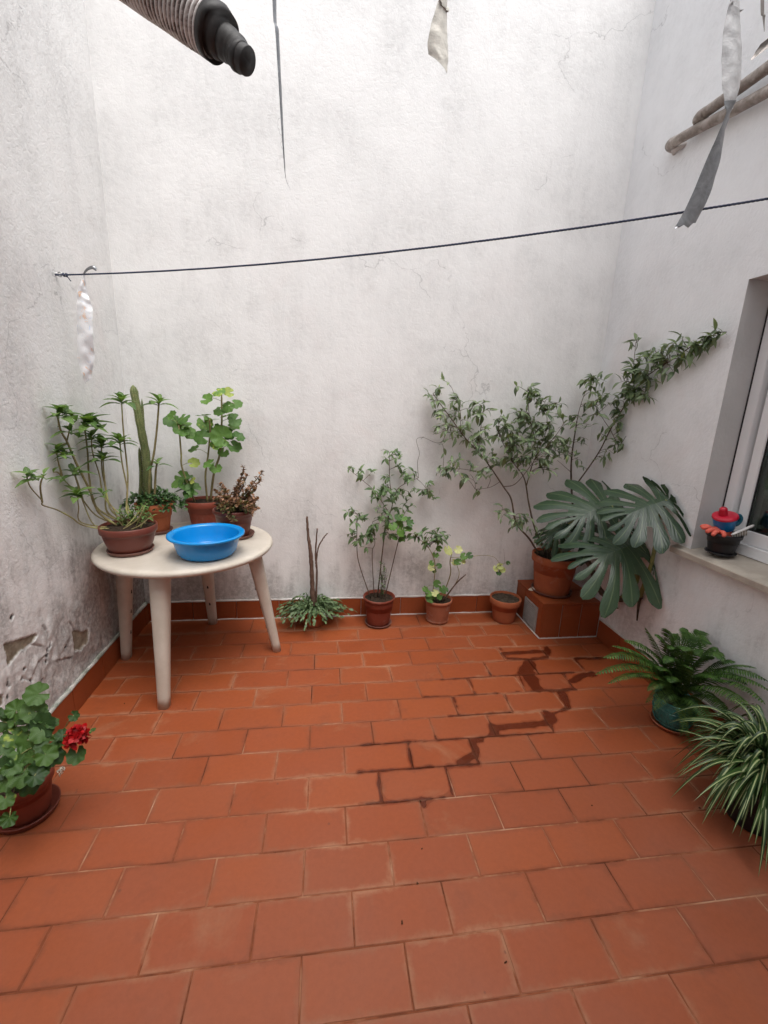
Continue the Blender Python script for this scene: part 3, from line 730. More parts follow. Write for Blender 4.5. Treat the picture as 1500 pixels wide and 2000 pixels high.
# ------------------------------------------------------------------ leaf shapes
def lance(name, mat, W=.36, segs=6, fold=.25, droop=.25, peak=.42, wave=0.0):
    b = MB(); vs = []; uv = []; fs = []
    for i in range(segs+1):
        t = i/segs
        w_ = W/2*(math.sin(math.pi*min(1, t/peak/2)) if t < peak else math.cos(math.pi/2*((t-peak)/(1-peak)))**.9 if t < 1 else 0.0)
        w_ = max(w_, .012)
        z = -droop*t*t+.06*math.sin(t*3.0)
        for sgn in (-1, 0, 1):
            vs.append((sgn*w_, t, z+abs(sgn)*w_*fold+sgn*wave*math.sin(t*9)*w_)); uv.append((.5+.5*sgn, t))
    for i in range(segs):
        a = i*3; fs += [(a, a+1, a+4, a+3), (a+1, a+2, a+5, a+4)]
    b.add(vs, fs, uv); return b.mesh(name, mat)
def round_leaf(name, mat, lobes=6, depth=.12, cup=.12, seed=0, seg=28):
    r = random.Random(seed); b = MB(); vs = [(0, 0, 0)]; uv = [(.5, 0)]; fs = []
    ph = r.uniform(0, 1); a0 = .28
    for ring in (.38, .72, 1.0):
        for k in range(seg+1):
            th = -math.pi/2+a0+(2*math.pi-2*a0)*k/seg
            u = k/seg
            lob = abs(math.sin(u*math.pi*lobes+ph*0))
            rr = .5*ring*(1-depth*(1-lob)*ring**2+.03*math.sin(u*70)*ring**3)*(1+.10*math.cos(th-math.pi/2))
            z = cup*ring**2*(.5+.6*math.sin(u*math.pi*lobes*2+ph)*.5*ring)+.03*math.sin(5*u+ph)
            vs.append((rr*math.cos(th), rr*math.sin(th)+.02, z)); uv.append((.2+.6*u, ring))
    n = seg+1
    for k in range(seg): fs.append((0, 1+k, 2+k))
    for q in range(2):
        for k in range(seg): fs.append((1+q*n+k, 1+(q+1)*n+k, 2+(q+1)*n+k, 2+q*n+k))
    b.add(vs, fs, uv); return b.mesh(name, mat)
def frame(p, d, up, L, W=None):
    y = d.normalized(); x = y.cross(up)
    if x.length < 1e-3: x = y.cross(V((.3, .9, .1)))
    x.normalize(); z = x.cross(y); W = W or L
    return Matrix(((x.x*W, y.x*L, z.x*L, p.x), (x.y*W, y.y*L, z.y*L, p.y), (x.z*W, y.z*L, z.z*L, p.z), (0, 0, 0, 1)))
def rdir(r): 
    while True:
        v = V((r.uniform(-1, 1), r.uniform(-1, 1), r.uniform(-1, 1)))
        if .05 < v.length < 1: return v.normalized()
class Leaves:
    """collects leaf placements; the first 300 become single leaf parts, any rest one joined part"""
    def __init__(s, parent, name='leaf'): s.p = parent; s.l = []; s.name = name
    def add(s, me, mtx):
        # keep leaves inside the yard
        tip = mtx @ V((0, 1, 0)); sh = V((0, 0, 0))
        for q in (mtx.translation, tip, mtx @ V((.5, .6, 0)), mtx @ V((-.5, .6, 0))):
            sh.x = max(sh.x, XL+.012-q.x) if q.x < XL+.012 else sh.x
            if q.x > XR-.010: sh.x = min(sh.x, XR-.010-q.x)
            if q.y > YB-.010: sh.y = min(sh.y, YB-.010-q.y)
        s.l.append((me, Matrix.Translation(sh) @ mtx))
    def done(s):
        s.l.sort(key=lambda e: -(e[1].to_scale().y/((e[1].translation-EYE).length)))
        for me, m in s.l[:300]: link(s.name, me, s.p, m)
        if len(s.l) > 300:
            b = MB()
            for me, m in s.l[300:]:
                b.add([m @ v.co for v in me.vertices], [tuple(f.vertices) for f in me.polygons], [(.5+.5*(1 if (i % 3) == 2 else -1 if (i % 3) == 0 else 0), .5) for i in range(len(me.vertices))])
            tag(b.build('foliage', s.l[0][0].materials[0], s.p), kind='stuff')

# ------------------------------------------------------------------ pots
def pot(parent, c, rb, rt, h, mat, rim=.03, lip=.006, th=.006, name='pot', soil=None, soil_d=.02, ribs=0, bowl=0.0, wob=.004):
    c = V(c); prof = [(0, 0), (rb-.004, 0), (rb, .004)]
    n = 8
    for i in range(1, n+1):
        t = i/n; hh = .004+(h-rim-.004)*t; k = hh/h
        prof.append((rb+(rt-lip-rb)*(k if not bowl else (1-(1-k)**(1+bowl))), hh))
    prof += [(rt-.001, h-rim+.001), (rt, h-rim+.004), (rt+.001, h-.003), (rt-.002, h), (rt-th, h), (rt-th-.002, h-.004), (rb+(rt-rb)*.7-th, h*.55), (0, h*.5)]
    o = MB().lathe(c, prof, 56, wob).build(name, mat, parent)
    if soil is not None:
        b = MB(); vs = []; fs = []; R = rt-th-.001; zs = h-soil_d; rings = 9; seg = 40
        vs.append((c.x, c.y, c.z+zs+.008))
        for i in range(1, rings+1):
            for k in range(seg):
                q = 2*math.pi*k/seg; r = R*i/rings
                x, y = c.x+r*math.cos(q), c.y+r*math.sin(q)
                vs.append((x, y, c.z+zs+.008*(1-(i/rings)**2)+noise.noise((x*70, y*70, c.z))*.005+noise.noise((x*190, y*190, c.z))*.003))
        for k in range(seg): fs.append((0, 1+k, 1+(k+1) % seg))
        for i in range(rings-1):
            for k in range(seg):
                k2 = (k+1) % seg; fs.append((1+i*seg+k, 1+(i+1)*seg+k, 1+(i+1)*seg+k2, 1+i*seg+k2))
        b.add(vs, fs); b.build('soil', soil, parent)
    return o
def saucer(parent, c, r, mat, h=.018):
    return MB().lathe(c, [(0, 0), (r-.014, 0), (r-.008, .002), (r, h-.003), (r+.001, h), (r-.004, h), (r-.010, .0065), (0, .0055)], 56).build('saucer', mat, parent)
def stem(parent, pts, r0, r1, mat, n=6, seg=7, name='stem', knob=0.0):
    P = smooth(pts, n); m = len(P)
    R = [(r0+(r1-r0)*i/(m-1))*(1+knob*(.5+.5*math.sin(i*2.2))) for i in range(m)]
    MB().tube(P, R, seg).build(name, mat, parent); return P

# ------------------------------------------------------------------ blue basin
bc = V((-.560, 2.118, TZ))
bs = thing('blue_basin', bc, 'bright blue round plastic basin standing on the table', 'basin')
MB().lathe(bc+V((0, 0, .001)), [(0, 0), (.108, 0), (.122, .006), (.135, .022), (.146, .060), (.151, .088), (.153, .094), (.172, .097), (.176, .101), (.176, .107), (.172, .110), (.160, .109), (.150, .106), (.147, .098), (.141, .060), (.130, .026), (.118, .010), (0, .007)], 80).build('bowl', M['basin'], bs)

# zoomed crops of the photograph -> full pixel coordinates
A1 = lambda x, y: (x/2.679, 700+y/2.679)
A2 = lambda x, y: (500+x/2.679, 840+y/2.679)
A3 = lambda x, y: (820+x/2.419, 620+y/2.419)
A4 = lambda x, y: (1130+x/2.5, 900+y/2.5)
A5 = lambda x, y: (x/3.75, 1180+y/3.75)
A6 = lambda x, y: (20+x/5.357, 770+y/5.357)
UP = V((0, 0, 1))

def rosette(lv, tip, axis, n, L, meshes, r, spread=1.0):
    a0 = r.uniform(0, 6.28)
    side = axis.cross(V((.3, .8, .2))).normalized(); s2 = axis.cross(side).normalized()
    for k in range(n):
        a = a0+2.4*k; lev = k/max(1, n-1)
        out = side*math.cos(a)+s2*math.sin(a)
        d = out*(1.0-.45*lev*spread)+axis*(.12+.62*lev)
        lv.add(r.choice(meshes), frame(tip-axis*(.022*(1-lev)), d, axis+out*.2, L*(1.05-.35*lev)*r.uniform(.8, 1.15)))

# ------------------------------------------------------------------ leggy plant in the brown bowl
lc = V((-.930, 2.170, TZ+.0085))
p1 = thing('potted_plant', V((lc.x, lc.y, TZ)), 'leggy green plant with bare arching stems in a brown plastic bowl on the table', 'plant', 'potted plants')
saucer(p1, V((lc.x, lc.y, TZ+.0005)), .102, M['saucer_plastic'])
pot(p1, V((lc.x, lc.y, TZ+.006)), .084, .124, .130, M['pot_plastic'], .032, .006, .005, soil=M['soil'], soil_d=.014, bowl=.9, wob=.002)
r = random.Random(11)
leg_leaf = [lance('leaf_shape', M['leaf_leggy'], W, 6, f, d, .45) for W, f, d in ((.44, .28, .34), (.50, .25, .45), (.42, .32, .22))]
lv = Leaves(p1)
sz = TZ+.118
def root(dx, dy): return V((lc.x+dx, lc.y+dy, sz))
def S6(pts, Ys): return [at(*A6(x, y), Y) for (x, y), Y in zip(pts, Ys)]
leg = [ # (root, path in crop, depths, radius, leaves, leaf length)
 ((-.05, .02), [(930,1240),(830,1000),(690,720),(600,510),(525,370),(490,200)], (2.16,2.14,2.11,2.09,2.07,2.05), .0075, 9, .062),
 ((-.03, .05), [(900,1180),(830,900),(810,620),(790,430),(770,300)], (2.22,2.24,2.26,2.26,2.26), .0065, 11, .078),
 ((-.09, -.03), [(760,1370),(640,1290),(490,1210),(340,1160),(330,1110),(210,970),(170,850)], (2.08,2.02,1.95,1.88,1.87,1.82,1.80), .0042, 6, .042),
 ((-.08, 0), [(740,1340),(715,1180),(700,1040)], (2.12,2.08,2.06), .0040, 7, .056),
 ((-.06, -.02), [(880,1370),(760,1120),(690,900),(660,810)], (2.13,2.10,2.08,2.07), .0038, 6, .046),
 ((-.04, .03), [(900,1270),(720,1050),(560,890),(510,740),(480,590)], (2.17,2.14,2.11,2.09,2.08), .0045, 7, .052),
 ((.00, .04), [(1020,1240),(1000,1000),(960,780),(955,520)], (2.24,2.27,2.28,2.28), .0060, 9, .056),
 ((.01, .03), [(1000,1100),(930,830),(860,600),(850,430)], (2.24,2.24,2.24,2.24), .0048, 6, .050),
 ((.02, .02), [(1080,1240),(1020,1100),(985,860),(970,660)], (2.22,2.24,2.25,2.25), .0055, 8, .052),
 ((.05, .05), [(1225,1240),(1225,1000),(1170,720),(1145,480)], (2.24,2.27,2.29,2.30), .0062, 8, .058),
 ((.06, .06), [(1235,1200),(1230,850),(1195,500),(1175,260),(1165,60)], (2.27,2.30,2.32,2.33,2.34), .0060, 9, .056),
 ((.03, .00), [(1170,1370),(1060,1170),(960,1030)], (2.17,2.16,2.15), .0040, 4, .040),
]
for (dx, dy), path, Ys, rad, nl, L in leg:
    P = S6(path, Ys); pts = [root(dx, dy)]+P
    stem(p1, pts, rad*.72, rad*.45, M['stem_mixed'], 6, 8, knob=.14)
    ax = (pts[-1]-pts[-2]).normalized()*.5+UP; ax.normalize()
    rosette(lv, pts[-1], ax, nl+3, L*1.65, leg_leaf, r)
# forked side shoots
for a, path, Ys, nl, L in (((335,1130), [(315,960),(350,840)], (1.86,1.85), 4, .042), ((590,500), [(610,420),(620,370)], (2.08,2.07), 6, .058), ((510,740), [(545,850)], (2.10,), 1, .03),
                           ((600,510), [(530,540),(490,620)], (2.08,2.07), 5, .05), ((560,890), [(500,820),(450,815)], (2.1,2.08), 2, .05), ((760,1100), [(690,880),(650,800)], (2.1,2.1), 3, .045)):
    P = [at(*A6(*a), Ys[0]+.02)]+S6(path, Ys)
    stem(p1, P, .0036, .0026, M['stem_mixed'], 5, 6)
    rosette(lv, P[-1], UP, nl, L*1.45, leg_leaf, r)
# young shoots and trailing stems over the rim
for k in range(16):
    a = r.uniform(-.6, 3.6); rr = r.uniform(.03, .11)
    b0 = V((lc.x+rr*math.cos(a)*.9, lc.y+rr*math.sin(a)*.8, sz)); tip = b0+V((r.uniform(-.02, .05), r.uniform(-.03, .04), r.uniform(.03, .10)))
    stem(p1, [b0, tip], .0028, .002, M['stem_green'], 3, 5); rosette(lv, tip, UP, 5, .034, leg_leaf, r)
for path, Ys in (([(1180,1380),(1300,1290),(1420,1130)], (2.16,2.18,2.2)), ([(1230,1390),(1360,1370),(1480,1270)], (2.12,2.12,2.14)), ([(1150,1400),(1330,1310),(1400,1180)], (2.12,2.13,2.15))):
    P = S6(path, Ys); P[0].z = sz; stem(p1, P, .003, .002, M['stem_mixed'], 5, 5); rosette(lv, P[-1], UP, 4, .034, leg_leaf, r)
lv.done()

# ------------------------------------------------------------------ cactus pot
cc = V((-.925, 2.500, TZ+.006))
p2 = thing('potted_cactus', V((cc.x, cc.y, TZ)), 'tall column cactus in a terracotta pot at the back of the table', 'cactus', 'potted plants')
saucer(p2, V((cc.x, cc.y, TZ+.0005)), .082, M['saucer_plastic'])
pot(p2, cc, .064, .098, .165, M['terra'], .038, .007, soil=M['soil'], soil_d=.012)
cz = cc.z+.153
def cactus_col(path, Ys, r0, r1, ribs=9):
    P = smooth([at(*A1(x, y), Y) for (x, y), Y in zip(path, Ys)], 9); P[0].z = min(P[0].z, cz)
    n = len(P); seg = ribs*4; b = MB(); vs = []; fs = []
    for i, p in enumerate(P):
        t = (P[min(i+1, n-1)]-P[max(i-1, 0)]).normalized(); a = t.cross(V((0, 1, 0))).normalized(); c = t.cross(a)
        R = r0+(r1-r0)*i/(n-1); e = (n-1-i)/3.5
        if e < 1: R *= math.sqrt(max(.02, 1-(1-e)**2))
        R *= 1+.05*math.sin(i*1.1)
        for k in range(seg):
            q = 2*math.pi*k/seg; rr = R*(1+.11*math.cos(ribs*q))
            vs.append(p+(a*math.cos(q)+c*math.sin(q))*rr)
    for i in range(n-1):
        for k in range(seg): fs.append((i*seg+k, i*seg+(k+1) % seg, (i+1)*seg+(k+1) % seg, (i+1)*seg+k))
    fs.append(tuple((n-1)*seg+k for k in range(seg)))
    b.add(vs, fs); o = b.build('cactus_column', M['cactus'], p2)
    sp = MB(); rr_ = random.Random(5)
    for i in range(1, n-1):
        t = (P[i+1]-P[i-1]).normalized(); a = t.cross(V((0, 1, 0))).normalized(); c = t.cross(a); R = (r0+(r1-r0)*i/(n-1))*1.08
        for k in range(ribs):
            q = 2*math.pi*k/ribs; d = a*math.cos(q)+c*math.sin(q)
            for s_ in range(3):
                e = (d+rdir(rr_)*.7).normalized()*.007; base = P[i]+d*R; w_ = rdir(rr_)*.0005
                sp.add([base-w_, base+w_, base+e], [(0, 1, 2)])
    tag(sp.build('spines', M['bristle'], o), kind='stuff')
cactus_col([(775,720),(770,600),(762,500),(738,370),(713,240),(695,140)], (2.50,2.50,2.51,2.52,2.53,2.54), .0205, .0170)
cactus_col([(748,720),(757,520),(752,380),(742,210)], (2.545,2.545,2.55,2.55), .010, .0055, 6)
cactus_col([(735,720),(738,600),(728,465)], (2.535,2.54,2.54), .010, .008, 6)
r = random.Random(21); lv = Leaves(p2)
for path, Ys, nl, L in (([(775,720),(785,600),(805,500),(822,360),(832,225)], (2.47,2.46,2.45,2.44,2.44), 9, .066), ([(800,700),(815,600),(822,545)], (2.46,2.45,2.44), 6, .045)):
    P = [at(*A1(x, y), Y) for (x, y), Y in zip(path, Ys)]; P[0].z = cz
    stem(p2, P, .0062, .0042, M['stem_mixed'], 6, 7, knob=.14); rosette(lv, P[-1], UP, nl, L*1.45, leg_leaf, r)
lv.done()
gm = lance('leaf_shape', M['leaf_ground'], .5, 4, .2, .25)
fo = MB()
def add_leaf(b, me, m): b.add([m @ v.co for v in me.vertices], [tuple(f.vertices) for f in me.polygons])
for k in range(520):
    a = r.uniform(0, 6.28); q = math.sqrt(r.random())*.165; x, y = cc.x+q*math.cos(a)*.98, cc.y+q*math.sin(a)*.75
    z = cz+.012+.060*max(0, 1-(q/.17)**2)*r.uniform(.3, 1.15)-max(0, q-.10)*.5
    if x < XL+.03: continue
    d = V((math.cos(a)*q*6, math.sin(a)*q*6, .25))+rdir(r)*.8
    add_leaf(fo, gm, frame(V((x, y, z)), d, UP+rdir(r)*.4, r.uniform(.020, .036)))
tag(fo.build('ground_foliage', M['leaf_ground'], p2), kind='stuff')

# ------------------------------------------------------------------ geraniums: helper
def leaf_at(lv, meshes, p, L, r, petiole_from=None, parent=None, mat=None, face=None, tilt=.5, pr=.0016):
    n = (face or (UP*.75+V((0, -.6, 0)))) + rdir(r)*tilt
    d = rdir(r); d = d-n*(d.dot(n)/n.length_squared)
    d = d.normalized()+V((0, -.2, -.35))
    lv.add(r.choice(meshes), frame(p, d, n, L*r.uniform(.88, 1.12)))
    if petiole_from is not None:
        m = petiole_from.lerp(p, .55)+UP*(.12*(p-petiole_from).length)
        return (petiole_from, m, p)
ger_leaf = [round_leaf('leaf_shape', M['leaf_geranium'], lo, de, cu, s) for lo, de, cu, s in ((6, .13, .16, 1), (7, .11, .05, 2), (6, .15, -.12, 3))]
pl_leaf = [round_leaf('leaf_shape', M['leaf_pale'], 6, .12, .14, 21), round_leaf('leaf_shape', M['leaf_pale'], 7, .10, -.06, 22)]
M['leaf_yellowish'] = mat_leaf('leaf_yellowish', (.26, .34, .06), (.40, .45, .11), None, .5, .3)
yel_leaf = [round_leaf('leaf_shape', M['leaf_yellowish'], 6, .13, .12, 25)]
gc = V((-.700, 2.640, TZ+.0005))
p3 = thing('potted_geranium', gc, 'tall geranium with round green leaves in a dark red pot on the table', 'plant', 'potted plants')
pot(p3, gc, .076, .106, .155, M['terra_red'], .036, .007, soil=M['soil'], soil_d=.018)
r = random.Random(31); lv = Leaves(p3); gz = gc.z+.135
P_a = stem(p3, [V((gc.x+.02, gc.y, gz))]+[at(*A1(x, y), Y) for x, y, Y in ((1075,620,2.62),(1090,500,2.61),(1100,380,2.60),(1095,320,2.6))], .006, .004, M['stem_mixed'], 6, 7, knob=.15)
P_b = stem(p3, [V((gc.x+.03, gc.y+.02, gz))]+[at(*A1(x, y), Y) for x, y, Y in ((1120,600,2.64),(1150,500,2.64),(1160,350,2.64),(1160,250,2.63),(1160,175,2.62))], .007, .004, M['stem_mixed'], 6, 7, knob=.15)
P_c = stem(p3, [V((gc.x-.05, gc.y, gz))]+[at(*A1(x, y), Y) for x, y, Y in ((955,580,2.58),(948,500,2.57),(940,400,2.56),(935,350,2.56))], .005, .004, M['stem_mixed'], 6, 7, knob=.15)
allp = P_a+P_b+P_c; pet = []
for x, y, L, big in ((1140,172,.062,0),(1200,178,.062,1),(1080,215,.05,0),(1230,238,.055,0),(1195,250,.05,0),(1150,270,.06,0),(1060,298,.055,0),(1100,322,.066,0),(1070,335,.066,0),(1232,320,.062,0),(1165,412,.085,0),(1060,412,.066,0),(1215,362,.06,0),(1205,395,.062,0),(1243,412,.055,0),(1222,460,.06,0),(1020,476,.05,0),(1100,552,.06,0),(1130,575,.05,0),(1185,300,.058,0),(1120,370,.06,0),(1140,440,.06,0),(1170,490,.045,0),
                     (898,322,.062,0),(960,310,.055,0),(948,372,.066,0),(985,388,.066,0),(925,345,.06,0),(905,300,.05,0),(970,350,.05,0),(950,620,.062,0),(1012,640,.04,1),(1015,685,.066,0),(965,660,.066,0),(930,650,.06,0),(985,625,.05,0),(990,700,.05,0),(940,690,.05,0),(1010,548,.06,1)):
    Y = 2.60+r.uniform(-.07, .06); p = at(*A1(x, y), Y, .04)
    src = min(allp, key=lambda q: (q-p).length+(.3 if q.z > p.z else 0))
    mm = yel_leaf if big else ger_leaf
    if big: L *= .75
    q = leaf_at(lv, mm, p, L*1.38, r, src); pet.append(q)
b = MB()
for a, m, c in pet: b.tube(smooth([a, m, c], 4), .0015, 5)
tag(b.build('petioles', M['stem_green'], p3), kind='stuff')
lv.done()

# ------------------------------------------------------------------ bronze succulent
uc = V((-.490, 2.420, TZ+.007))
p4 = thing('potted_succulent', V((uc.x, uc.y, TZ)), 'bronze pink leaved succulent spilling from a brown pot behind the basin', 'plant', 'potted plants')
saucer(p4, V((uc.x, uc.y, TZ+.0005)), .106, M['saucer_plastic'])
pot(p4, uc, .078, .108, .150, M['pot_plastic'], .022, .004, .005, soil=M['soil'], soil_d=.018)
r = random.Random(41); uz = uc.z+.135
sl = [lance('leaf_shape', M['leaf_succ'], .55, 4, .35, .1, .6), lance('leaf_shape', M['leaf_succ_g'], .55, 4, .35, .1, .6)]
fo = [MB(), MB()]
def succ_branch(path, n, mix=.15):
    P = stem(p4, path, .0034, .002, M['stem_brown'], 6, 6)
    for k in range(n):
        t = r.uniform(.25, 1); p = P[min(len(P)-1, int(t*(len(P)-1)))]
        d = rdir(r)+UP*.5; i = 1 if r.random() < mix else 0
        add_leaf(fo[i], sl[i], frame(p+rdir(r)*.004, d, UP+rdir(r)*.5, r.uniform(.017, .030)))
    for k in range(8):
        d = rdir(r)+UP*.9; add_leaf(fo[0], sl[0], frame(P[-1], d, UP+rdir(r)*.3, r.uniform(.016, .026)))
def ub(dx, dy): return V((uc.x+dx, uc.y+dy, uz))
for x, y, Y in ((1275,575,2.42),(1290,620,2.40),(1370,600,2.42),(1365,640,2.40),(1340,690,2.40),(1250,650,2.42),(1230,690,2.38),(1150,660,2.44),(1180,690,2.40),(1130,700,2.42),(1300,690,2.37),(1350,740,2.36)):
    tip = at(*A1(x, y), Y); succ_branch([ub(r.uniform(-.05, .05), r.uniform(-.04, .04)), tip.lerp(ub(0, 0), .45)+UP*.01, tip], 44)
for x, y, Y, m in ((1335,800,2.33,.2),(1355,790,2.36,.3),(1200,840,2.30,.6),(1170,810,2.30,.7),(1150,790,2.31,.5),(1290,790,2.30,.2),(1250,770,2.31,.1),(1120,740,2.33,.2),(1320,820,2.32,.8),(1220,860,2.295,.8)):
    tip = at(*A1(x, y), Y); q = ub(r.uniform(-.04, .05), -.05); succ_branch([q, q.lerp(tip, .5)+UP*.045, tip], 46, m)
for k in range(12):
    a = r.uniform(0, 6.28); q = r.uniform(.02, .1); b0 = ub(q*math.cos(a)*.6, q*math.sin(a)*.6); succ_branch([b0, b0+V((math.cos(a)*.02, math.sin(a)*.02, .03)), b0+V((math.cos(a)*.05, math.sin(a)*.05, r.uniform(.03, .07)))], 34)
tag(fo[0].build('foliage', M['leaf_succ'], p4), kind='stuff'); tag(fo[1].build('foliage', M['leaf_succ_g'], p4), kind='stuff')

# ------------------------------------------------------------------ leafy cactus with dead stakes on the floor
kc = V((-.068, 2.690, 0))
p5 = thing('potted_plant', kc, 'spreading leaf cactus with dead brown stakes on the floor beside the table', 'plant', 'potted plants')
pot(p5, kc+V((0, 0, .0005)), .062, .088, .120, M['terra'], .028, .006, soil=M['soil'], soil_d=.012)
r = random.Random(51); kz = .110
seg_l = lance('leaf_shape', M['leaf_cacti'], .55, 4, .22, .12, .6)
for k in range(210):
    a = r.uniform(0, 6.28); reach = r.uniform(.03, .26); el = r.uniform(.0, 1)
    d0 = V((math.cos(a), math.sin(a)*.55, 0)); b = MB()
    p = kc+V((d0.x*.035, d0.y*.05, kz)); n = r.randint(6, 9); L = r.uniform(.020, .029)*(.80+reach*1.6)
    rise = r.uniform(.25, 1.5); 
    if el > .82: d0 = d0*.55; rise = 1.9
    for s_ in range(n):
        t = s_/(n-1); d = (d0*(reach/.12)+UP*(rise*(1-1.55*t)-.15)).normalized()
        if p.y > YB-.045: d.y = -abs(d.y)
        if p.z < .035: d.z = max(d.z, .1)
        q = p+d*L*.86
        d = d+rdir(r)*.28; m = frame(p, d, UP+rdir(r)*.7, L*1.08, L*1.0)
        b.add([m @ v.co for v in seg_l.vertices], [tuple(f.vertices) for f in seg_l.polygons], [(.5+.5*((i % 3)-1), .5) for i in range(len(seg_l.vertices))])
        p = q
    b.build('branch', M['leaf_cacti'], p5)
for path, Ys, r0, r1 in (([(298,850),(292,740),(285,640),(272,540),(267,452)], (2.69,2.70,2.71,2.73,2.74), .017, .006), ([(312,850),(318,740),(312,640),(320,515)], (2.70,2.71,2.72,2.73), .0075, .0045), ([(314,700),(325,620),(350,570),(374,538)], (2.715,2.715,2.72,2.73), .005, .0035)):
    P = [at(*A2(x, y), Y) for (x, y), Y in zip(path, Ys)]
    if path[0][1] == 850: P[0].z = kz-.005
    Q = smooth(P, 9); n = len(Q)
    MB().tube([q+rdir(r)*.0012 for q in Q], [(r0+(r1-r0)*i/(n-1))*r.uniform(.85, 1.2) for i in range(n)], 8).build('stake', M['stake'], p5)

# ------------------------------------------------------------------ shrub foliage helper
def near(P, p): return min(P, key=lambda q: (q-p).length + max(0, q.z-p.z)*1.5)
def clump(plant, lv, anchors, meshes, ctr, rx, ry, Y, n, per, L, r, twigs, dy=.07, m=.03):
    """n twigs growing from the nearest stem into an oval of the picture plane at depth Y, each with leaves"""
    for k in range(n):
        a = r.uniform(0, 6.28); q = math.sqrt(r.random())*1.6
        tip = at(ctr[0]+rx*q*math.cos(a), ctr[1]+ry*q*math.sin(a), Y+r.uniform(-dy, dy), m)
        src = near(anchors, tip)
        mid = src.lerp(tip, .5)+V((r.uniform(-.02, .02), r.uniform(-.02, .02), .15*(tip-src).length))
        T = smooth([src, mid, tip], 5); twigs.tube(T, taper(len(T), .0017, .0009), 5, False)
        for j in range(per):
            t = 1-(j/per)*.75*min(1, .16/max(.03, (tip-src).length)); i = min(len(T)-2, int(t*(len(T)-1))); p = T[i].lerp(T[i+1], r.random())
            ax = (T[i+1]-T[i]).normalized()
            d = ax*.5+rdir(r)*.85+V((0, -.12, -.14))
            lv.add(r.choice(meshes), frame(p, d, UP*.8+V((0, -.35, 0))+rdir(r)*.45, L*r.uniform(.62, 1.18)))

# ------------------------------------------------------------------ mid shrub
mc = V((.366, 2.672, .007))
p6 = thing('potted_shrub', V((mc.x, mc.y, 0)), 'slender leafy shrub in a dark red pot by the middle of the back wall', 'shrub', 'potted plants')
saucer(p6, V((mc.x, mc.y, .0005)), .090, M['saucer_plastic'])
pot(p6, mc, .074, .106, .195, M['terra_red'], .016, .005, soil=M['soil'], soil_d=.022)
r = random.Random(61); lv = Leaves(p6); mz = mc.z+.175
mid_leaf = [lance('leaf_shape', M['leaf_mid'], W, 6, f, d, .42) for W, f, d in ((.38, .3, .3), (.44, .25, .4), (.34, .35, .15))]
def mst(dx, dy, path, Ys, r0, r1): return stem(p6, [V((mc.x+dx, mc.y+dy, mz))]+[at(*A2(x, y), Y) for (x, y), Y in zip(path, Ys)], r0, r1, M['stem_brown'], 6, 7)
s1 = mst(-.055, .0, [(540,700),(528,600),(530,440)], (2.67,2.66,2.66), .0036, .0022)
s2 = mst(-.03, .02, [(608,650),(622,590),(610,480)], (2.69,2.70,2.70), .0030, .0018)
s3 = mst(-.01, .01, [(660,650),(680,500),(715,380),(700,270),(698,140)], (2.68,2.69,2.70,2.72,2.74), .0046, .0020)
s4 = mst(.04, .01, [(740,600),(760,540),(770,450)], (2.68,2.68,2.68), .0036, .002)
s5 = stem(p6, [s3[len(s3)*6//10], at(*A2(740,310), 2.71), at(*A2(790,275), 2.73), at(*A2(850,250), 2.75)], .0026, .0015, M['stem_brown'])
s6 = stem(p6, [s3[len(s3)//2], at(*A2(620,320), 2.72), at(*A2(560,265), 2.73), at(*A2(480,200), 2.75)], .0024, .0012, M['stem_brown'])
s7 = stem(p6, [s5[-2], at(*A2(870,280), 2.73), at(*A2(915,335), 2.72)], .0018, .001, M['stem_brown'])
s8 = stem(p6, [s5[-1], at(*A2(845,170), 2.76), at(*A2(855,120), 2.765), at(*A2(840,50), 2.77), at(*A2(880,35), 2.77)], .0016, .001, M['stem_brown'])
tw = MB(); an = s1+s2+s3+s4+s5+s6+s7
for (x, y, rx, ry, Y, n, per, L) in ((530,430,50,28,2.66,4,7,.046),(500,450,25,25,2.66,2,5,.042),(535,570,55,38,2.65,6,7,.05),(575,630,12,20,2.64,1,4,.045),(690,125,45,20,2.74,4,6,.042),(480,200,16,18,2.75,2,4,.032),(590,225,45,22,2.72,4,6,.044),(650,250,35,30,2.71,4,6,.042),(750,150,30,30,2.74,3,6,.042),(830,200,55,25,2.75,4,6,.044),(880,290,55,32,2.72,5,7,.04),(915,345,30,16,2.72,2,5,.04),(650,335,45,30,2.70,4,7,.052),(740,325,45,25,2.69,4,6,.046),(775,385,40,40,2.68,5,7,.046),(685,400,45,40,2.68,5,7,.046),(650,460,40,35,2.67,4,7,.046),(600,490,25,35,2.67,3,6,.042),(610,560,40,25,2.67,4,6,.046),(700,470,40,30,2.66,4,7,.046),(790,240,25,15,2.73,2,6,.042),(720,550,50,30,2.68,3,6,.046)):
    clump(p6, lv, an, mid_leaf, A2(x, y), rx/2.679, ry/2.679, Y, n, per, L, r, tw)
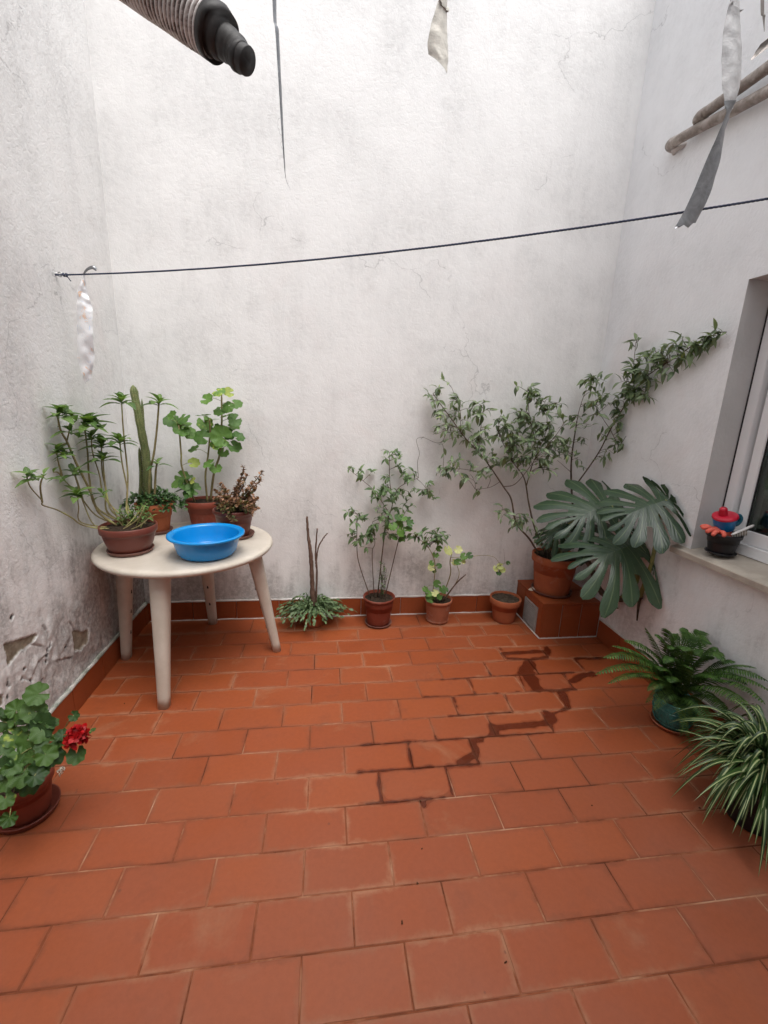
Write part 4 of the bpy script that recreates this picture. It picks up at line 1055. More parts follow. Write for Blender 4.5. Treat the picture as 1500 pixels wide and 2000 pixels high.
# small shrublet rising from the soil and rounder geranium leaves half way up
for k in range(9):
    p0 = V((mc.x+.025+r.uniform(-.02, .03), mc.y-.02, mz)); tip = at(*A2(665+r.uniform(-20, 25), 700+r.uniform(-10, 60)), 2.63); T = smooth([p0, tip], 5); tw.tube(T, .0012, 5, False)
    for j in range(7): lv.add(r.choice(mid_leaf), frame(T[r.randint(1, len(T)-1)], rdir(r)+UP*.3, UP, .024))
tag(tw.build('twigs', M['stem_brown'], p6), kind='stuff')
lv.done()
lv = Leaves(p6); mg = [round_leaf('leaf_shape', M['leaf_geranium'], 6, .12, .14, 11), round_leaf('leaf_shape', M['leaf_geranium'], 7, .12, -.08, 12)]
pb = MB()
for x, y, L in ((770,455,.06),(805,470,.055),(715,500,.06),(745,500,.066),(790,520,.06),(720,560,.055),(770,570,.06),(810,490,.05),(745,455,.05),(760,530,.06)):
    p = at(*A2(x, y), 2.64+r.uniform(-.02, .03)); q = leaf_at(lv, mg, p, L, r, near(s4, p)); pb.tube(smooth(q, 4), .0013, 5)
tag(pb.build('petioles', M['stem_green'], p6), kind='stuff'); lv.done()

# ------------------------------------------------------------------ pale variegated geranium
dc = V((.778, 2.688, 0))
p7 = thing('potted_geranium', dc, 'sparse pale yellow variegated geranium in a dusty terracotta pot on the floor', 'plant', 'potted plants')
pot(p7, dc+V((0, 0, .0005)), .070, .094, .168, M['terra_pale'], .020, .004, soil=M['soil'], soil_d=.018)
saucer(p7, dc+V((0, 0, .0002)), .079, M['terra_pale'], .022)
r = random.Random(71); lv = Leaves(p7); lp = Leaves(p7); dz = .150
D1 = stem(p7, [V((dc.x-.045, dc.y, dz))]+[at(*A2(x, y), Y) for x, y, Y in ((936,740,2.67),(930,670,2.66),(895,605,2.66),(850,568,2.67))], .0034, .002, M['stem_mixed'], 6, 7)
D2 = stem(p7, [V((dc.x+.02, dc.y+.01, dz))]+[at(*A2(x, y), Y) for x, y, Y in ((1016,760,2.69),(1015,690,2.69),(1025,645,2.68))], .0042, .003, M['stem_mixed'], 6, 7)
D3 = stem(p7, [D2[-4]]+[at(*A2(x, y), Y) for x, y, Y in ((1110,664,2.66),(1180,655,2.64),(1245,664,2.62),(1278,705,2.61))], .002, .0014, M['stem_mixed'], 6, 6)
D4 = stem(p7, [V((dc.x+.05, dc.y+.01, dz))]+[at(*A2(x, y), Y) for x, y, Y in ((1060,770,2.70),(1050,700,2.70))], .003, .002, M['stem_mixed'], 6, 6)
stem(p7, [V((dc.x+.02, dc.y-.02, dz)), at(*A2(1050,800), 2.66), at(*A2(1098,756), 2.65)], .005, .003, M['stake'], 6, 7, 'twig', .2)
stem(p7, [D3[-3], at(*A2(1300,700), 2.63), at(*A2(1296,620), 2.64)], .001, .0006, M['stem_brown'], 5, 5, 'twig')
pb = MB(); an = D1+D2+D3+D4
for x, y, L, k in ((1005,625,.07,1),(1055,625,.062,1),(960,620,.05,0),(940,650,.05,0),(1090,660,.062,0),(1120,655,.05,0),(1060,690,.055,0),(1035,690,.045,1),(920,695,.045,0),(922,720,.05,1),(955,712,.04,0),(930,735,.04,0),(885,830,.055,0),(950,805,.05,0),(915,880,.07,0),(935,850,.05,1),(975,830,.055,0),(900,855,.055,0),(960,870,.05,0),(990,840,.05,0),(1280,712,.055,1),(1255,722,.045,1),(1290,730,.045,1),(1270,745,.04,0),(1320,697,.03,0),(1080,680,.05,1)):
    p = at(*A2(x, y), 2.66+r.uniform(-.03, .03)-(.03 if y > 780 else 0)); src = near(an, p)
    if x > 1200: p = at(*A2(x, y), 2.61); src = D3[-1]
    q = leaf_at(lp if k else lv, pl_leaf if k else ger_leaf, p, L, r, src, face=UP*.6+V((0, -.7, 0)), tilt=.3); pb.tube(smooth(q, 4), .0013, 5)
tw = MB()
for (x, y, rx, ry) in ((850,545,30,20),(900,545,45,22),(950,560,45,18),(985,555,25,15),(880,575,20,15)):
    clump(p7, lv, D1[-8:], mid_leaf, A2(x, y), rx/2.679, ry/2.679, 2.66, 3, 6, .044, r, tw, .03)
tag(tw.build('twigs', M['stem_brown'], p7), kind='stuff')
tag(pb.build('petioles', M['stem_green'], p7), kind='stuff'); lv.done(); lp.done()

# ------------------------------------------------------------------ pot with bare soil
ec = V((1.252, 2.672, .0005))
p8 = thing('plant_pot', ec, 'terracotta pot holding only bare soil beside the tiled step', 'pot')
pot(p8, ec, .074, .106, .172, M['terra'], .042, .010, .008, soil=M['soil_dry'], soil_d=.016)

# ------------------------------------------------------------------ big shrub on the plinth
hc = V((1.532, 2.590, PZ+.006))
p9 = thing('potted_shrub', V((hc.x, hc.y, PZ)), 'large spreading shrub with small leaves in a terracotta pot on the tiled step', 'shrub', 'potted plants')
saucer(p9, V((hc.x, hc.y, PZ+.0005)), .132, M['saucer_plastic'], .020)
pot(p9, hc, .112, .150, .262, M['terra'], .050, .008, .008, soil=M['soil'], soil_d=.02)
r = random.Random(81); lv = Leaves(p9); hz = hc.z+.240
sh_leaf = [lance('leaf_shape', M['leaf_shrub'], W, 5, f, d, .42) for W, f, d in ((.34, .3, .3), (.40, .25, .45), (.30, .35, .12))]
def hst(base, path, Ys, r0, r1, mat='stem_brown'):
    pts = ([V((hc.x+base[0], hc.y+base[1], hz))] if isinstance(base, tuple) else [base])+[at(*A3(x, y), Y) for (x, y), Y in zip(path, Ys)]
    return stem(p9, pts, r0, r1, M[mat], 6, 7, knob=.08)
hA = hst((-.10, .02), [(520,1050),(455,970),(432,860),(395,800),(345,725),(290,650),(215,570),(150,480),(105,420),(62,360)], (2.60,2.61,2.63,2.65,2.67,2.69,2.71,2.72,2.73,2.73), .0064, .0022)
hA2 = hst(hA[24], [(445,790),(490,745),(530,690)], (2.62,2.62,2.62), .0030, .0016)
hA3 = hst(hA[26], [(330,803),(262,812)], (2.64,2.64), .0018, .001)
hA4 = hst(hA[32], [(280,725),(190,715),(110,715)], (2.66,2.67,2.68), .0022, .001)
hA5 = hst(hA[12], [(440,930),(385,905)], (2.58,2.57), .002, .001)
hA6 = hst(hA[44], [(190,440),(150,330)], (2.73,2.74), .0022, .0012)
hA7 = hst(hA[38], [(285,540),(300,430)], (2.70,2.71), .0024, .0012)
hA8 = hst(hA[48], [(100,590),(20,568),(5,575)], (2.74,2.75,2.75), .0016, .0008)
hB = hst((-.06, .0), [(545,1000),(515,880),(500,785),(480,735),(430,670),(370,540)], (2.59,2.60,2.61,2.62,2.64,2.66), .0066, .0018)
hB2 = hst(hB[17], [(530,700),(555,620),(520,480),(508,350)], (2.62,2.63,2.65,2.66), .0036, .0014)
hB3 = hst(hB2[10], [(600,520),(590,400)], (2.64,2.65), .0024, .0012)
hB4 = hst(hB2[8], [(640,560),(680,500)], (2.62,2.62), .0022, .0012)
hC = hst((.06, .06), [(738,1050),(725,920),(716,800),(715,700),(722,620),(742,490)], (2.66,2.67,2.68,2.68,2.69,2.70), .0082, .0040, 'bark')
hC2 = hst(hC[17], [(790,720),(850,630),(900,530),(960,430),(1040,310),(1110,250),(1200,195),(1300,125),(1380,85),(1435,68)], (2.66,2.62,2.57,2.50,2.42,2.34,2.25,2.12,2.02,1.95), .0046, .0014)
hC3 = hst(hC[30], [(750,450),(800,300)], (2.69,2.69), .0026, .0012)
hC4 = hst(hC[22], [(690,710),(650,675)], (2.67,2.66), .002, .001)
hC5 = hst(hC2[18], [(860,470),(820,400)], (2.56,2.57), .0022, .0012)
hC6 = hst(hC2[28], [(1010,240),(1020,120)], (2.42,2.42), .0024, .0012)
hC7 = hst(hC2[18], [(940,600),(975,560)], (2.5,2.48), .0022, .0012)
an = hA[20:]+hA2+hA4+hA6+hA7+hB[18:]+hB2+hB3+hB4+hC[26:]+hC2[6:]+hC3+hC5+hC6+hC7
tw = MB()
for (x, y, rx, ry, Y, n, per, L) in ((60,370,22,28,2.73,3,6,.05),(140,345,40,35,2.74,5,6,.048),(185,380,22,30,2.74,3,5,.046),(120,440,55,40,2.73,6,6,.048),(110,540,40,40,2.72,6,6,.046),(150,500,50,45,2.72,6,6,.046),(215,560,50,45,2.71,6,6,.048),
    (310,440,45,28,2.70,6,7,.054),(260,500,45,45,2.70,6,6,.05),(340,520,45,45,2.68,6,6,.05),(270,590,55,35,2.70,6,6,.05),(390,470,40,25,2.67,5,7,.05),(430,510,40,40,2.66,6,6,.052),(330,630,55,40,2.68,7,6,.05),(400,640,55,45,2.66,8,7,.052),(420,580,45,40,2.65,6,6,.052),
    (505,350,45,28,2.66,5,7,.05),(560,380,45,30,2.66,5,6,.05),(510,420,40,35,2.65,5,7,.052),(590,420,50,35,2.65,6,6,.05),(640,430,35,22,2.64,4,6,.046),(540,490,50,40,2.64,8,7,.052),(620,500,50,40,2.63,8,7,.05),(490,540,45,40,2.64,7,7,.052),(560,570,55,45,2.62,10,7,.052),(650,570,45,45,2.62,8,7,.05),(510,640,55,45,2.62,9,7,.052),(600,650,60,40,2.61,9,7,.052),(560,700,60,25,2.60,6,6,.05),(470,620,40,40,2.62,5,6,.05),(660,640,30,30,2.62,4,5,.048),
    (715,480,35,30,2.69,4,6,.046),(780,290,28,20,2.69,3,6,.044),(830,320,40,30,2.66,5,6,.046),(800,380,45,35,2.66,4,6,.048),(850,420,50,40,2.60,7,6,.048),(880,370,30,30,2.6,4,6,.048),(920,480,55,45,2.54,8,6,.048),(960,400,50,40,2.50,8,6,.05),(940,560,40,45,2.50,6,6,.048),(890,620,40,30,2.55,3,5,.046),(880,680,25,22,2.55,2,4,.046),(780,560,30,40,2.64,3,5,.044),(830,560,30,40,2.60,3,5,.046),(700,660,40,35,2.66,2,4,.04),(760,700,30,30,2.66,1,4,.04),(640,730,12,12,2.62,1,2,.042),
    (1020,120,35,18,2.42,3,6,.050),(1000,210,55,45,2.42,6,6,.054),(1000,300,50,50,2.44,8,6,.054),(1060,300,50,50,2.38,8,6,.054),(1090,230,50,40,2.34,7,6,.052),(1050,370,45,40,2.40,6,6,.05),(1130,270,45,35,2.30,6,6,.052),(1100,150,30,15,2.33,2,5,.046),(1180,190,50,40,2.25,6,6,.054),(1250,140,50,35,2.16,6,6,.052),(1180,130,30,14,2.24,3,5,.046),(1310,110,45,30,2.10,5,6,.050),(1390,80,35,12,2.0,3,5,.046),(1418,74,14,6,1.97,3,5,.042),(1350,100,30,14,2.05,3,5,.046),(1260,190,25,25,2.15,2,3,.060),(1330,150,25,25,2.08,2,3,.058),
    (190,715,70,30,2.67,10,7,.044),(120,715,40,22,2.68,4,6,.042),(240,740,40,20,2.66,3,6,.046),(205,765,18,15,2.66,2,3,.052),(265,840,6,14,2.64,1,2,.048),(295,830,6,10,2.64,1,2,.034),(300,730,20,14,2.67,2,4,.034),(385,905,22,15,2.57,3,5,.040),(430,940,45,30,2.57,6,6,.046),(480,975,40,30,2.57,5,6,.046),(445,720,10,20,2.62,1,2,.055)):
    src = an if y < 880 else hA[6:16]+hA5
    if 680 < y < 880 and x < 330: src = hA4+hA3
    clump(p9, lv, src, sh_leaf, A3(x, y), rx/2.419, ry/2.419, Y, n, max(3, per-2), L*1.2, r, tw, .06)
# low suckers around the pot rim
for k in range(16):
    q = V((hc.x+r.uniform(-.10, .06), hc.y+r.uniform(-.09, .03), hz)); tip = at(*A3(r.uniform(540, 690), r.uniform(1000, 1090)), 2.52+r.uniform(-.04, .04)); T = smooth([q, q.lerp(tip, .5)+UP*.03, tip], 4); tw.tube(T, .0013, 5, False)
    for j in range(6): lv.add(r.choice(sh_leaf), frame(T[r.randint(2, len(T)-1)], rdir(r)+V((0, 0, .1)), UP+rdir(r)*.4, .046))
tag(tw.build('twigs', M['stem_brown'], p9), kind='stuff')
lv.done()

# ------------------------------------------------------------------ monstera
p10 = thing('monstera_plant', V((hc.x+.08, hc.y-.05, hz)), 'dark green monstera with large split leaves leaning from the corner pot', 'plant')
def monstera_leaf(seed, nl=6, droop=.35, near_d=1.1, far_d=.4, wid=.62):
    """unit leaf: junction at origin, tip at +Y; deep splits between finger lobes"""
    r = random.Random(seed); b = MB()
    ts = [0, .12, .24, .36, .48, .60, .72, .83, .92, 1.0]; cut = 2; n = len(ts)
    for sgn in (-1, 1):
        vs = []; uv = []; fs = []; dd = near_d if sgn < 0 else far_d
        for i in range(nl):
            fl_ = []
            jit = r.uniform(-.13, .10); lz = r.uniform(-.08, .09); wob = r.uniform(0, 6)
            gap = r.uniform(.74, .88)
            for f in ((i+.02)/nl, (i+.5*gap+.02)/nl, (i+gap+.02)/nl):
                y0 = max(0.0, (f-.20)*1.02); ang = math.radians(176-162*f**.82)
                ln = wid*(.78+.44*math.sin(math.pi*(.14+.78*f)))*(1+jit)
                if f > .70: ln *= 1-(f-.70)*1.25
                fl_.append((y0, ang, ln))
            cv = -.05+.30*i/nl; pos = [[(ln*t*math.sin(ang-cv*t*t), y0+ln*t*math.cos(ang-cv*t*t)) for t in ts] for (y0, ang, ln) in fl_]
            for k in range(3):
                for ti, t in enumerate(ts):
                    x, y = pos[k][ti]; cx, cy = pos[1][ti]
                    c = 0 if t < .78 else ((t-.78)/.22)**2.2*.78
                    if 0.24 < t < .72: c = .10*math.sin((t-.24)/.48*math.pi)*(1 if k != 1 else 0)
                    x, y = x+(cx-x)*c, y+(cy-y)*c
                    if k != 1 and t > .9: x *= .985; y = y0+(y-y0)*.97 if False else y
                    z = -dd*abs(x)**1.35-droop*max(0, y-.05)**2-.25*droop*max(0, -y)**1.5+lz*max(0, t-.25)+.012*math.sin(wob+t*5)*t
                    z += (.020 if k == 1 else -.004)*min(1, t*2.2)
                    vs.append((sgn*x, y, z)); uv.append((k*.5, t*.6))
        for k in range(nl*3-1):
            lim = n-1 if k % 3 != 2 else r.choice((1, 2, 2, 3, 4))
            for ti in range(lim):
                a, c = k*n+ti, (k+1)*n+ti
                fs.append((a, a+1, c+1, c) if sgn < 0 else (a, c, c+1, a+1))
        b.add(vs, fs, uv)
    return b.mesh('leaf_shape', M['leaf_monstera'])
def place_monstera(junction, tip, up, seed, wid=.62, droop=.35, near_d=1.1, far_d=.4, wscale=1.0, name='leaf'):
    d = tip-junction; L = d.length*.80
    m = frame(junction, d, up, L, L*wscale); me = monstera_leaf(seed, 8, droop, near_d, far_d, wid)
    for v in me.vertices:               # keep off the wall
        w_ = m @ v.co
        if w_.x > XR-.012: v.co = m.inverted() @ V((XR-.012-(w_.x-XR+.012)*.05, w_.y, w_.z))
    o = link(name, me, p10, m)
    vb = MB(); vb.tube([m @ V((0, t, -droop*max(0, t-.05)**2+.006)) for t in (0, .2, .4, .6, .78)], taper(5, .0040, .0012), 5)
    vb.build('midrib', M['leaf_vein'], o)
    return o
M['leaf_vein'] = mat_simple('pale_vein', (.20, .26, .10), (.16, .22, .08), 20, .5, .4)
j1, j2, j3 = at(*A3(905,880), 2.36), at(*A3(1165,862), 2.12), at(*A3(1030,1068), 2.12)
place_monstera(j1, at(*A3(655,958), 2.28), V((.08, -.50, .86)), 3, .80, .26, .36, .22, 1.0)
place_monstera(j2, at(*A3(890,945), 2.04), V((-.04, -.46, .88)), 4, .84, .14, .26, .30, 1.0)
place_monstera(j3, at(*A3(750,1145), 2.04), V((.05, -.44, .89)), 5, .84, .20, .46, .42, 1.0)
place_monstera(at(*A3(700,975), 2.47), at(*A3(560,1040), 2.40), V((.2, -.3, .9)), 6, .55, .45, .8, .6, .9)
rh = [V((hc.x+.08, hc.y-.06, hz)), at(*A3(790,1150), 2.40), at(*A3(860,1300), 2.30), at(*A3(950,1330), 2.24), at(*A3(1040,1318), 2.22)]
stem(p10, rh, .014, .016, M['bark'], 6, 10, 'trunk', .25)
stem(p10, [rh[-1], at(*A3(1032,1370), 2.21), at(*A3(1026,1432), 2.20)], .010, .004, M['bark'], 6, 8, 'aerial_root')
stem(p10, [rh[3], at(*A3(1030,1230), 2.22), at(*A3(985,1060), 2.25), at(*A3(925,950), 2.30), j1], .011, .006, M['petiole'] if 'petiole' in M else M['stem_green'], 6, 8, 'petiole')
stem(p10, [rh[4], at(*A3(1090,1180), 2.20), at(*A3(1120,1030), 2.18), at(*A3(1132,940), 2.17), j2], .012, .006, M['stem_dark'] if 'stem_dark' in M else M['stem_green'], 6, 8, 'petiole')
stem(p10, [rh[3], at(*A3(1015,1220), 2.18), at(*A3(1000,1150), 2.16), j3], .010, .006, M['stem_green'], 6, 8, 'petiole')
stem(p10, [rh[1], at(*A3(820,1030), 2.42), at(*A3(750,960), 2.46), at(*A3(700,975), 2.47)], .007, .005, M['stem_green'], 6, 8, 'petiole')
r = random.Random(9)
for x, y in ((905,1300),(930,1345),(880,1330),(900,1345),(960,1310),(990,1330)):
    q = at(*A3(x, y), 2.24); b = MB(); 
    b.tube(smooth([q, q+V((r.uniform(-.02, .02), -.01, -.02)), q+V((r.uniform(-.035, .01), -.02, -.035))], 4), [.009, .010, .011, .011, .010, .008, .006, .004, .002], 7); b.build('dry_sheath', M['sheath'] if 'sheath' in M else M['stake'], p10)

# ------------------------------------------------------------------ fern in the glazed pot
fc = V((1.655, 1.600, .009))
p11 = thing('potted_fern', V((fc.x, fc.y, 0)), 'green sword fern in a teal glazed pot by the right wall', 'fern', 'potted plants')
saucer(p11, V((fc.x, fc.y, .0005)), .088, M['terra'], .020)
pp = [(r_*.88, z_*.9) for r_, z_ in [(0, 0), (.070, 0), (.076, .005), (.090, .040), (.098, .085), (.099, .120), (.095, .140), (.098, .146), (.100, .152), (.095, .156), (.090, .152), (.088, .130), (.080, .09), (0, .09)]]
po = MB().lathe(V((fc.x, fc.y, .006)), pp, 56).build('pot', M['teal'], p11)
def pr_(z):
    for (r0, z0), (r1, z1) in zip(pp[2:], pp[3:]):
        if z0 <= z <= z1: return r0+(r1-r0)*(z-z0)/(z1-z0)
    return .09
rb = MB()                                             # raised band of leaf ornament round the pot
for k in range(26):
    a = 2*math.pi*k/26
    for (z0, z1, w_) in ((.100, .119, .0035), (.027, .056, .004), (.061, .090, .004)):
        for sg in (-1, 1):
            P = []
            for t in (0, .33, .66, 1):
                z = z0+(z1-z0)*t; aa = a+sg*.085*math.sin(t*1.57); R = pr_(z)+.0008
                P.append(V((fc.x+R*math.cos(aa), fc.y+R*math.sin(aa), .006+z)))
            rb.tube(P, [.0012, .0026, .0026, .001], 5, False)
for z in (.095, .124, .022):
    R = pr_(z)+.0006; rb.tube([V((fc.x+R*math.cos(q*.157), fc.y+R*math.sin(q*.157), .006+z)) for q in range(41)], .0022, 5, False)
rb.build('relief', M['teal'], po)
r = random.Random(111)
def frond(tip, rise, wmax, base=None, twist=0.0, sag=1.0):
    b0 = base or V((fc.x+r.uniform(-.035, .035), fc.y+r.uniform(-.035, .035), .145))
    L = (tip-b0).length; mid = b0.lerp(tip, .48)+UP*rise
    n = 38; P = []
    for i in range(n+1):
        t = i/n; P.append(b0*(1-t)**2+mid*2*t*(1-t)+tip*t*t)
    b = MB(); b.tube(P[::4]+[P[-1]], taper(len(P[::4])+1, .0022, .0007), 5)
    for i in range(4, n+1):
        t = i/n; ax = (P[min(n, i+1)]-P[i-1]).normalized()
        side = ax.cross(UP); 
        if side.length < .1: side = V((1, 0, 0))
        side.normalize(); nrm = side.cross(ax)
        side = (side*math.cos(twist)+nrm*math.sin(twist)).normalized(); nrm = side.cross(ax)
        w_ = wmax*(min(1, (t+.06)*4.2))*(1-t**3.2)**.8+.003
        pw = L/n*.56
        for sg in (-1, 1):
            d = (side*sg+ax*.28-nrm*.18*sag+nrm*r.uniform(-.10, .10)).normalized(); p = P[i]+ax*(pw*.5 if sg > 0 else 0)
            q1 = p+d*w_*.55+ax*pw*.8-nrm*.002; q2 = p+d*w_*.55-ax*pw*.45-nrm*.002; tp = p+d*w_+ax*pw*.5-nrm*w_*.22*sag
            k0 = p+ax*pw*.55; k1 = p-ax*pw*.45; k2 = p+d*w_*.5+nrm*.0018
            b.add([k0, q1, tp, q2, k1, k2, p], [(6, 0, 1, 5), (5, 1, 2), (6, 5, 3, 4), (5, 2, 3)], [(.4, .1), (.3, .5), (.5, 1), (.7, .5), (.6, .1), (.5, .5), (.5, 0)])
    for i, v in enumerate(b.v):
        x, y, z = v; b.v[i] = (min(x, XR-.008), y, max(z, .012))
    b.build('frond', M['leaf_fern'], p11)
for x, y, Y, rise, w_ in ((430,770,1.63,.06,.036),(470,790,1.70,.07,.036),(330,820,1.60,.05,.030),(560,800,1.66,.09,.036),(640,830,1.62,.13,.040),(690,880,1.56,.12,.038),(170,905,1.58,.12,.034),(90,1040,1.52,.17,.034),(150,1085,1.50,.14,.022),(235,1050,1.52,.10,.022),(280,920,1.62,.10,.032),
                          (915,1070,1.36,.16,.034),(930,1120,1.30,.16,.036),(905,1180,1.24,.16,.036),(860,1010,1.42,.12,.030),(545,1385,1.44,.10,.026),(500,1340,1.46,.09,.024),(640,1475,1.36,.13,.030),(370,1215,1.50,.09,.028),(340,1120,1.50,.10,.030),(740,1250,1.34,.13,.032),(600,1180,1.48,.10,.034),(420,930,1.55,.08,.032),(520,870,1.52,.10,.038),(400,1020,1.50,.10,.03),(780,1330,1.28,.15,.03),(700,1420,1.30,.14,.03),
    (600,780,1.70,.10,.04),(510,760,1.72,.06,.036),(380,800,1.66,.06,.034),(720,930,1.50,.14,.042),(760,980,1.46,.14,.04),(230,880,1.62,.13,.036),(130,960,1.56,.17,.036),(300,1000,1.56,.13,.034),(440,860,1.62,.08,.036),(600,900,1.56,.12,.042),(660,960,1.52,.12,.04),(820,1090,1.38,.15,.038),(870,1250,1.22,.15,.036),(450,1080,1.48,.10,.034),(540,1010,1.48,.11,.036),(700,1080,1.42,.13,.036),(330,1180,1.54,.12,.03)):
    if y < 960 and 350 < x: y += 55; Y -= .05; rise += .10
    frond(at(*A4(x, y), Y, .02), rise+.02, w_*1.3, twist=r.uniform(-.25, .25))
MB().lathe(V((fc.x, fc.y, .128)), [(0, .004), (.05, .004), (.0775, 0)], 32).build('soil', M['soil'], p11)

# ------------------------------------------------------------------ spider plant
sc_ = V((1.570, 1.110, .0005))
p12 = thing('potted_spider_plant', sc_, 'striped spider plant in a dark pot at the right edge beside the fern', 'plant', 'potted plants')
pot(p12, sc_, .075, .105, .170, M['black'], .02, .004, .004, soil=M['soil'], soil_d=.015)
r = random.Random(121)
def blade(tip, rise, W, base=None, flare=None):
    b0 = base or V((sc_.x+r.uniform(-.03, .03), sc_.y+r.uniform(-.03, .03), .155))
    mid = b0.lerp(tip, .42)+UP*rise; n = 14; P = [b0*(1-t)**2+mid*2*t*(1-t)+tip*t*t for t in [i/n for i in range(n+1)]]
    b = MB(); vs = []; uv = []; fs = []
    for i, p in enumerate(P):
        t = i/n; ax = (P[min(n, i+1)]-P[max(0, i-1)]).normalized(); s = ax.cross(UP)
        if s.length < .15: s = V((.7, -.7, 0))
        s.normalize(); nr = s.cross(ax); w_ = W*(.45+.55*math.sin(math.pi*min(.5, t*1.1)))*(1-t**4)+.0004
        for k, u in enumerate((-1, -.36, 0, .36, 1)):
            vs.append(p+s*w_*u*.5+nr*(abs(u)*w_*.26)); uv.append((.5+.5*u, t))
    for i in range(n):
        for k in range(4): a = i*5+k; fs.append((a, a+1, a+6, a+5))
    vs = [V((min(v.x, XR-.006), v.y, max(v.z, .006))) for v in vs]
    b.add(vs, fs, uv); b.build('leaf', M['blade'], p12)
B4 = [(470,1312,1.22,.10),(560,1290,1.24,.12),(600,1265,1.26,.14),(620,1230,1.28,.16),(690,1215,1.28,.17),(740,1160,1.30,.19),(600,1390,1.18,.10),(640,1400,1.16,.11),(700,1375,1.16,.12),(725,1440,1.12,.10),(600,1510,1.10,.12),(565,1660,1.02,.16),(640,1640,1.03,.15),(660,1560,1.08,.12),(710,1730,1.0,.16),(750,1820,.97,.17),(690,1500,1.09,.12),(730,1590,1.05,.12),(780,1700,1.01,.15),(830,1860,.95,.18),(860,1880,.94,.18),(880,1820,.96,.16),(800,1640,1.03,.14),(840,1740,.99,.16),(900,1900,.92,.18),(660,1330,1.2,.13),(760,1300,1.22,.16),(800,1240,1.25,.18),(840,1190,1.27,.2)]
for x, y, Y, rise in B4:
    q = at(*A4(x, y), Y); q.z = max(q.z, .02); blade(q, rise*r.uniform(.9, 1.15), r.uniform(.015, .021))
for k in range(230):
    a = r.uniform(0, 6.28); R = r.uniform(.12, .31); zt = r.uniform(.012, .30)
    tip = V((sc_.x+R*math.cos(a), sc_.y+R*math.sin(a), zt))
    if tip.x > XR-.02: tip.x = XR-.02-r.uniform(0, .05); tip.z += .06
    blade(tip, r.uniform(.16, .36), r.uniform(.014, .021))

# ------------------------------------------------------------------ red geranium at the left edge
rc = V((-1.030, 1.395, .006))
p13 = thing('potted_geranium', V((rc.x, rc.y, 0)), 'red flowering geranium in a terracotta pot at the left edge', 'plant', 'potted plants')
saucer(p13, V((rc.x, rc.y, .0005)), .096, M['saucer_dark'] if 'saucer_dark' in M else M['pot_plastic'], .026)
pot(p13, rc, .068, .090, .150, M['terra_red'], .030, .006, soil=M['soil'], soil_d=.015)  # darker clay picked to carry the pot's shade in its colour
r = random.Random(131); lv = Leaves(p13); rz = .140
rg = [round_leaf('leaf_shape', M['leaf_red_geranium'], lo, de, cu, s, 32) for lo, de, cu, s in ((6, .17, .20, 31), (7, .14, .10, 32), (6, .18, -.14, 33), (7, .15, .28, 34))]
ge_st = []
for x, y, Y in ((250,1000,1.36),(100,900,1.36),(350,1000,1.33),(150,1150,1.32),(430,1030,1.32),(60,1000,1.38)):
    ge_st += stem(p13, [V((rc.x+r.uniform(-.04, .04), rc.y+r.uniform(-.04, .04), rz)), at(*A5(x, y+120), Y+.02), at(*A5(x, y), Y)], .0055, .004, M['stem_green'], 5, 7, knob=.15)
pb = MB()
for x, y, L, Y in ((285,655,.082,1.36),(258,785,.088,1.35),(120,775,.070,1.37),(330,890,.085,1.32),(100,960,.085,1.33),(345,1030,.080,1.29),(300,930,.07,1.31),(400,1105,.066,1.27),(300,1190,.075,1.25),(150,1100,.075,1.28),(230,1120,.04,1.26),(560,1095,.060,1.27),(540,815,.036,1.32),(675,930,.026,1.30),(60,1270,.090,1.24),(205,1310,.085,1.23),(20,1100,.075,1.28),(40,1425,.055,1.20),(70,1560,.060,1.17),(20,860,.070,1.36),(20,1000,.08,1.34),(200,1000,.08,1.31),(420,1000,.055,1.30),(460,960,.045,1.30),(250,1260,.07,1.22),(110,1190,.075,1.25),(380,870,.05,1.33),(40,780,.05,1.37),(200,880,.075,1.34),(330,1100,.07,1.26),(10,1200,.08,1.25),(160,1240,.075,1.23),(110,860,.055,1.35),(310,830,.06,1.34)):
    p = at(*A5(x, y), Y, .03); p.z = max(p.z, .02); q = leaf_at(lv, rg, p, L*.88, r, near(ge_st, p), face=UP*.72+V((.15, -.6, 0)), tilt=.38); pb.tube(smooth(q, 4), .0015, 5)
tag(pb.build('petioles', M['stem_green'], p13), kind='stuff'); lv.done()
ft = at(*A5(565,970), 1.28)
stem(p13, [ge_st[-1], ge_st[-1].lerp(ft, .5)+UP*.02, ft-UP*.02], .0026, .0022, M['stem_green'], 6, 7, 'flower_stalk')
pm = lance('petal_shape', M['petal'], .85, 4, .1, .35, .68); fb = MB()
for k in range(220):
    d = rdir(r)
    if d.z < -.55: d.z = -d.z
    c = ft+d*r.uniform(.010, .026); add_leaf(fb, pm, frame(c, d+rdir(r)*.8, d+rdir(r)*.5, r.uniform(.014, .021)))
fb.build('flower_head', M['petal'], p13)
wb = MB(); q0 = at(*A5(450,1225), 1.24)
for k in range(9):
    e = q0+rdir(r)*.014; wb.tube(smooth([q0+rdir(r)*.008, q0+rdir(r)*.012, e], 4), .0013, 5)
tag(wb.build('withered_flower', M['bristle']), 'dry curled tan flower remains beside the red geranium saucer', 'dry flower')

